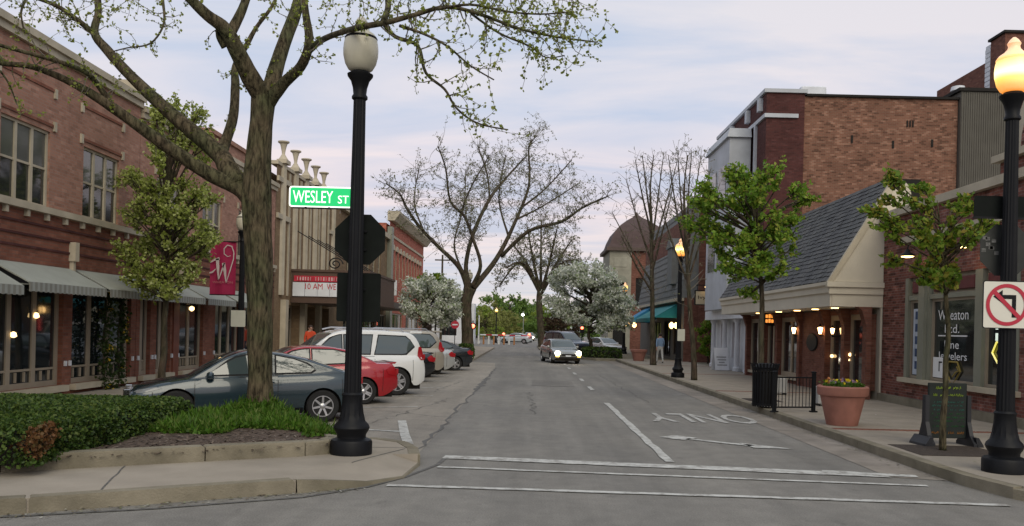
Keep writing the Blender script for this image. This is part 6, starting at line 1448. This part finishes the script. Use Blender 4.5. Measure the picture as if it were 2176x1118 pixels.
bare = [L2([(994, 760, 32, 0), (994, 737, 26, 0), (992, 690, 23, 0), (991, 643, 23, 0), (999, 612, 27, 0)], BY),
 L2([(996, 622, 16, 0), (977, 570, 12, -.5), (927, 520, 9, -1.5), (890, 480, 7.5, -2), (864, 442, 6.5, -2.5), (849, 412, 4, -3), (820, 390, 2.5, -3.4)], BY),
 L2([(999, 615, 15, 0), (990, 565, 11, .5), (1006, 496, 10, 1), (1041, 422, 8.5, 2), (1080, 373, 5, 3), (1120, 330, 3, 3.6)], BY),
 L2([(1003, 610, 12, 0), (1021, 565, 9, -.6), (1006, 510, 8, -1), (987, 460, 7, -1.4), (957, 427, 5.5, -2), (947, 358, 4, -2.6), (930, 310, 2.5, -3)], BY),
 L2([(1006, 612, 16, 0), (1055, 550, 12, .6), (1095, 471, 8.5, 1), (1124, 393, 6, 1.6), (1124, 314, 4, 2.2), (1140, 290, 2, 2.4)], BY),
 L2([(1065, 545, 10, 0), (1124, 491, 8.5, -1), (1193, 471, 7, -2), (1237, 442, 5, -3), (1292, 417, 3, -4)], BY),
 L2([(1041, 424, 6, 2), (1035, 370, 4.5, 2.5), (1015, 310, 3, 3)], BY), L2([(1110, 440, 6, 1), (1160, 400, 4, 1.5), (1215, 340, 2.5, 2)], BY),
 L2([(977, 460, 5, -1.2), (1000, 400, 4, -1.8), (1040, 330, 2.5, -2.5)], BY), L2([(900, 490, 5, -2), (880, 430, 3.5, -1), (890, 360, 2.5, 0)], BY),
 L2([(1100, 465, 6, 0), (1150, 440, 4, 2), (1230, 390, 2.5, 4)], BY), L2([(1080, 500, 6, 1), (1060, 420, 4, 4), (1075, 330, 2.5, 6)], BY), L2([(985, 580, 6, 0), (965, 520, 4.5, 2), (985, 440, 3.5, 4), (990, 360, 2.5, 6)], BY)]
BO = dict(seg=.28, wob=.34, up=.05, kids=.46, leaf=2, lsize=.075, lspread=.13, sides=3, rmin=.006, len=2.0, r0=.022, llev=1)
crown_tree('bare_street_tree', 'large spreading bare tree with budding twigs in the left bump-out', gnd(994, 757, .15), bare, BO, 7.5, (M_BARK2, M_BARKT, M_LF_BUD), .3)
# ---- second budding tree further away
MYD = 92.
mid = [L2([(1151, 738, 18, 0), (1149, 700, 16, 0), (1146, 640, 15, 0), (1150, 600, 15, 0)], MYD)] + [L2([(1149, 625, 10, 0), ((1149 + x) / 2, 560, 6, dy / 2), (x, y, 2.5, dy)], MYD) for x, y, dy in ((1090, 520, 2), (1120, 480, -2), (1150, 465, 3), (1185, 480, -3), (1215, 510, 2), (1235, 555, -2), (1075, 570, -2), (1245, 600, 2), (1060, 610, 1))]
crown_tree('bare_street_tree', 'smaller budding tree standing beyond the oncoming silver car', gnd(1151, 736, .13), mid, dict(BO, len=2.2, lsize=.13, rmin=.016, seg=.36), 6.5, (M_BARK2, M_BARKT, M_LF_BUD), .3)
# ---- two slim bare trees on the right pavement
def slim(label, bx, by, topx, Y, heads, seedy):
    base = at(bx, by, Y); limbs = [L2([(bx, by, 17, 0), (bx - 1, by - 60, 13, 0), ((bx + topx) / 2, (by + 480) / 2, 11, 0), (topx, 480, 8, 0), (topx - 2, 400, 4, 0), (topx + 5, 330, 2, 0)], Y)]
    limbs.append(limbs[0])
    for x, y, y0, dy in heads: limbs.append(L2([(topx + (bx - topx) * .3, y0, 6, 0), ((topx + x) / 2, (y0 + y) / 2 + 5, 4, dy / 2), (x, y, 1.6, dy)], Y))
    return crown_tree('slim_bare_tree', label, base, limbs, dict(BO, len=1.1, kids=.3, wob=.2, up=.12, leaf=1, lsize=.05, lspread=.05, rmin=.007, seg=.25), 5.5, (M_BARK2, M_BARKT, M_LF_BUD), .35, 'slim bare trees on the right pavement')
slim('slim bare tree in front of the teal awning', 1388, 778, 1384, 48, [(1330, 380, 560, 1), (1350, 340, 500, -1), (1410, 330, 520, 1), (1430, 400, 580, -1), (1300, 450, 600, 1), (1365, 330, 480, 0), (1320, 500, 620, -1), (1440, 340, 540, 2)], 1)
slim('slim bare tree leaning beside the lit lamp', 1475, 810, 1456, 33.6, [(1420, 330, 560, 1), (1440, 320, 540, -1), (1490, 330, 540, 1), (1510, 360, 580, -1), (1400, 420, 600, .6), (1530, 390, 600, .5), (1470, 320, 500, 0)], 2)
# ---- leafy street trees
def leafy(name, label, base, H0, blobs, trunk_r, leafm, barkm, lsize, nper, spread, lean=Vector((0, 0, 0)), group=None, wr=.5, bias=None, shoots=9):
    t = tree(name, label, base, group); tb, lf = MB(), MB(); base = Vector(base); top = base + Vector((0, 0, H0)) + lean
    P = [base + (top - base) * k / 5 + Vector((rnd.gauss(0, .02), rnd.gauss(0, .02), 0)) * (k > 0) for k in range(6)]
    tops = max(b[0].z for b in blobs); lead = Vector((sum(b[0].x for b in blobs) / len(blobs), sum(b[0].y for b in blobs) / len(blobs), tops))
    P += [top.lerp(lead, .4), top.lerp(lead, .8)]; Q = [trunk_r * 1.25, trunk_r, trunk_r * .92, trunk_r * .86, trunk_r * .8, trunk_r * .75, trunk_r * .45, trunk_r * .15]
    P, Q = smooth_path(P, Q, 4); tb.tube(P, Q, 12, True, .08, 5.)
    for c, rr in blobs:
        a = top.lerp(lead, max(0., min(.75, (c.z - top.z) / max(.1, lead.z - top.z) * .7 - .05)))
        m = a.lerp(c, .5) + rv() * .1 * rr; pts, rd = smooth_path([a, m, c], [trunk_r * .4, trunk_r * .22, .008], 4); tb.tube(pts, rd, 6, False)
        for _ in range(shoots):
            d = rv(); d.z = d.z * .8 + .1; e = c + d * rr * rnd.uniform(.5, 1.05); s0 = m.lerp(c, rnd.uniform(.3, 1)); tb.tube([s0, s0.lerp(e, .55) + rv() * .05 * rr, e], [.012 * max(1, trunk_r / .1), .008, .004], 4, False)
            for k in range(nper):
                u = rnd.uniform(.25, 1.05); q = s0.lerp(e, u) + rv() * spread * rnd.random(); lleaf(lf, q, lsize, bias, wr)
    obj('trunk', tb, barkm, t, 'all'); obj('crown', lf, leafm, t, kind='stuff'); return t
def B(x, y, Y, r): return (at(x, y, Y), r)
def blobs_in(outline, n, Y, dep, r0, r1):
    out = []
    while len(out) < n:
        x = rnd.uniform(min(p[0] for p in outline), max(p[0] for p in outline)); y = rnd.uniform(min(p[1] for p in outline), max(p[1] for p in outline)); s = False; j = len(outline) - 1
        for i in range(len(outline)):
            a, b = outline[i], outline[j]
            if (a[1] > y) != (b[1] > y) and x < (b[0] - a[0]) * (y - a[1]) / (b[1] - a[1]) + a[0]: s = not s
            j = i
        if s: out.append((at(x, y, Y + rnd.uniform(-dep, dep)), rnd.uniform(r0, r1)))
    return out
PB = gnd(345, 832, .15)
leafy('pear_tree', 'narrow green pear tree with fading blossom before the left brick shops', PB, 2.3, blobs_in([(345, 165), (385, 190), (432, 240), (440, 300), (430, 380), (480, 440), (470, 500), (420, 600), (350, 640), (270, 600), (250, 540), (265, 430), (240, 390), (300, 330), (310, 230)], 120, PB.y, 1.1, .22, .40), .09, M_LF_PEAR, M_BARK2, .066, 20, .10, shoots=8)
M2 = Vector((gnd(1604, 850, .15).x, 23.6, .15))
leafy('maple_tree', 'leafy green maple beside the litter bin on the right pavement', M2, 3.2, blobs_in([(1545, 330), (1600, 345), (1660, 335), (1700, 390), (1740, 430), (1690, 480), (1720, 500), (1640, 600), (1600, 640), (1560, 610), (1535, 565), (1505, 545), (1490, 500), (1440, 470), (1460, 420), (1500, 400)], 80, M2.y, 1.3, .26, .46), .085, M_LF_MAPLE, M_BARK2, .078, 18, .10, wr=.6, bias=Vector((0, 0, -.5)), shoots=8)
M1 = gnd(2003, 957, .155)
leafy('young_maple_tree', 'thin young maple with sparse leaf clusters in the near tree pit', M1, 2.35, blobs_in([(1890, 360), (1950, 390), (2030, 370), (2080, 420), (2115, 395), (2115, 470), (2070, 540), (2050, 605), (1955, 605), (1925, 570), (1870, 550), (1890, 490), (1840, 445), (1870, 415)], 44, M1.y, .75, .14, .26) + [B(1960, 590, M1.y, .18), B(2060, 430, M1.y, .22), B(1890, 370, M1.y, .15), B(1855, 445, M1.y, .12), B(2020, 590, M1.y, .2)], .048, M_LF_MAPLE2, M_BARK, .062, 13, .06, lean=Vector((.02, 0, 0)), wr=.6, bias=Vector((0, 0, -.5)), shoots=7)
RBt = Vector((4.75, 62.5, .15))
leafy('blossom_tree', 'wide white blossom tree in the right bump-out', RBt, 1.5, blobs_in([(1155, 610), (1180, 580), (1215, 565), (1270, 570), (1320, 590), (1350, 640), (1340, 690), (1290, 700), (1230, 690), (1190, 670), (1160, 650)], 88, 62.5, 2.2, .5, .9), .16, M_LF_BLOS, M_BARK2, .14, 30, .26, lean=Vector((-.3, 0, 0)), shoots=9, group='white blossom trees')
LBt = Vector((-6.6, 55.5, .15))
leafy('blossom_tree', 'white blossom tree with fresh leaves beyond the left parked cars', LBt, 1.3, blobs_in([(850, 600), (880, 590), (920, 585), (960, 600), (980, 640), (975, 685), (930, 690), (880, 680), (855, 650)], 52, 55.5, 1.6, .4, .75), .1, M_LF_BLOS, M_BARK2, .13, 28, .24, shoots=8, group='white blossom trees')
gr = [at(x, y, 58) for x, y in ((925, 595), (945, 605), (905, 605), (955, 630))]
leafy('green_tree', 'small fresh green tree rising behind the left blossom tree', Vector((gr[0].x, 59, .15)), 2.5, [(p + Vector((0, rnd.uniform(-.8, .8), 0)), rnd.uniform(.5, .8)) for p in gr for _ in range(3)], .08, M_LF_MAPLE, M_BARK2, .17, 18, .18)
# ---- far trees closing the street
FT = [(890, 600, 135, 2, 'bright green tree just left of the big bare trunk, far back'), (955, 640, 150, 1, 'dark green tree behind the white far building'), (1030, 660, 165, 0, 'olive green tree left of the far lit lamp'), (1060, 645, 190, 0, 'olive tree behind the far lit lamp'),
      (1085, 615, 215, 1, 'tallest green tree at the end of the street'), (1045, 690, 150, 2, 'low bright green tree by the crossing'), (1130, 640, 230, 1, 'dark green tree right of the street end'), (1165, 650, 200, 2, 'fresh green tree behind the second budding tree'), (1200, 655, 125, 3, 'brown-leaved tree behind the right blossom tree'),
      (1105, 660, 250, 0, 'hazy olive tree in the gap at the street end'), (1015, 640, 175, 2, 'yellow-green tree right of the big bare trunk'), (1150, 665, 160, 1, 'low green tree behind the second budding trunk'), (940, 615, 170, 2, 'fresh green tree above the left blossom tree'), (1260, 640, 180, 1, 'green tree behind the right blossom tree crown'), (985, 655, 210, 2, 'yellow-green tree between the trunk and the olive trees'), (1310, 660, 220, 2, 'green tree left of the domed building'), (830, 640, 190, 1, 'green tree beyond the red brick block'), (1075, 680, 260, 1, 'dark tree low at the vanishing point')]
for x, y, Y, k, lab in FT:
    top = at(x, y, Y); h = top.z; r = max(h * .72, Y * .026); bs = []
    for _ in range(54):
        d = rv(); bs.append((Vector((top.x, Y, h * .52)) + Vector((d.x * r * 1.1, d.y * r, d.z * h * .46)) * rnd.uniform(.4, 1), h * rnd.uniform(.13, .2)))
    leafy('distant_tree', lab, Vector((top.x, Y, 0)), h * .3, bs, h * .022, M_LF_FARS[k], M_BARK2, h * .034, 26, h * .045, group='trees at the far end of the street', shoots=7)
# ------------------------------------------------------------------ hedge, ground cover, bushes
def hedge(name, label, x0, x1, y0, y1, z0, z1, n, m, lsize, dry=None):
    t = thing(name, label, 'hedge', ((x0 + x1) / 2, (y0 + y1) / 2, z0)); lf, dl = MB(), MB()
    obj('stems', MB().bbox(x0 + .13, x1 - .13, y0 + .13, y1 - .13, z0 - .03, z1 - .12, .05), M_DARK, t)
    ax, ay, az = (x1 - x0), (y1 - y0), (z1 - z0); faces = [(ax * ay, 'T'), (ay * az, 'R'), (ay * az, 'L'), (ax * az, 'F'), (ax * az, 'B')]; tot = sum(a for a, _ in faces)
    for a, f in faces:
        for _ in range(int(n * a / tot)):
            u, v = rnd.random(), rnd.random()
            p = {'T': (x0 + ax * u, y0 + ay * v, z1), 'R': (x1, y0 + ay * u, z0 + az * v), 'L': (x0, y0 + ay * u, z0 + az * v), 'F': (x0 + ax * u, y0, z0 + az * v), 'B': (x0 + ax * u, y1, z0 + az * v)}[f]
            p = Vector(p); c = Vector(((x0 + x1) / 2, (y0 + y1) / 2, z0 + az * .4)); q = noise.noise(p * 2.2) * .10 + noise.noise(p * 6) * .05 - rnd.random() ** 2 * .14
            e = Vector((max(0, abs(p.x - c.x) / ax * 2 - .75), max(0, abs(p.y - c.y) / ay * 2 - .8), max(0, (p.z - z0) / az - .7))); rnd_k = (e.x * e.z * 3 + e.y * e.z * 3)
            dirn = (p - c).normalized(); p = p + dirn * (q - rnd_k * .5)
            isdry = dry and (p - dry[0]).length < dry[1] * (.6 + .6 * noise.noise(p * 5))
            lleaf(dl if isdry else lf, p, lsize, dirn * .7)
    obj('foliage', lf, m, t, kind='stuff')
    if dl.f: obj('dry_foliage', dl, M_LF_DRY, t, kind='stuff', label='browned dying patch of the hedge')
    return t
hedge('clipped_hedge', 'clipped dark green hedge with a browned patch at the left edge', -8.6, -5.5, 9.75, 14.4, .28, .69, 60000, M_LF_HEDGE, .042, (at(100, 915, 10.0), .5))
hedge('clipped_bush', 'small clipped bush at the tip of the left bump-out', -4.0, -3.2, 50.6, 52.4, .15, .95, 1600, M_LF_HEDGE, .1)
hedge('low_hedge', 'low dark hedge under the right blossom tree', 4.0, 6.4, 58.6, 63.0, .15, .75, 3600, M_LF_HEDGE, .12)
t = thing('ground_cover', 'bright green ground cover growing round the big trunk', 'ground cover', (-4.2, 13.6, .3)); t['kind'] = 'stuff'; lf = MB()
tries = 0
while len(lf.f) < 26000 and tries < 90000:
    tries += 1
    x, y = rnd.uniform(-5.5, -2.75), rnd.uniform(11.6, 15.0)
    if not inbed(x, y): continue
    edge = 12.75 + (x + 5.4) * -.02 + .28 * noise.noise(Vector((x * 1.6, 4, 0))) + (.55 if -4.4 < x < -3.2 else 0)
    if y < edge: continue
    dn = noise.noise(Vector((x * 2.3, y * 2.3, 7))); dt = math.hypot(x - tb0.x, y - TY)
    h = .06 + .08 * max(0, dn) + .28 * math.exp(-(dt / .45) ** 2)
    h *= min(1, (y - edge) / .25 + .3)
    for _ in range(4): p = Vector((x + rnd.gauss(0, .04), y + rnd.gauss(0, .04), bedz(x, y) + h * rnd.random() ** .6)); (lleaf(lf, p, .055, Vector((0, -.3, .7))) if rnd.random() < .86 else lleaf(lf, p, .15, Vector((0, 0, 1.6)), .06))
obj('foliage', lf, M_LF_COVER, t, kind='stuff')
bb = at(1512, 735, 52.)
leafy('courtyard_shrub', 'leafy green shrub against the restaurant brick wall', Vector((bb.x, 53, .1)), .9, [(at(x, y, 52.5), .5) for x, y in ((1490, 700), (1510, 690), (1530, 705), (1500, 725), (1525, 735), (1490, 745), (1515, 755))], .05, M_LF_MAPLE, M_BARK2, .14, 20, .15)
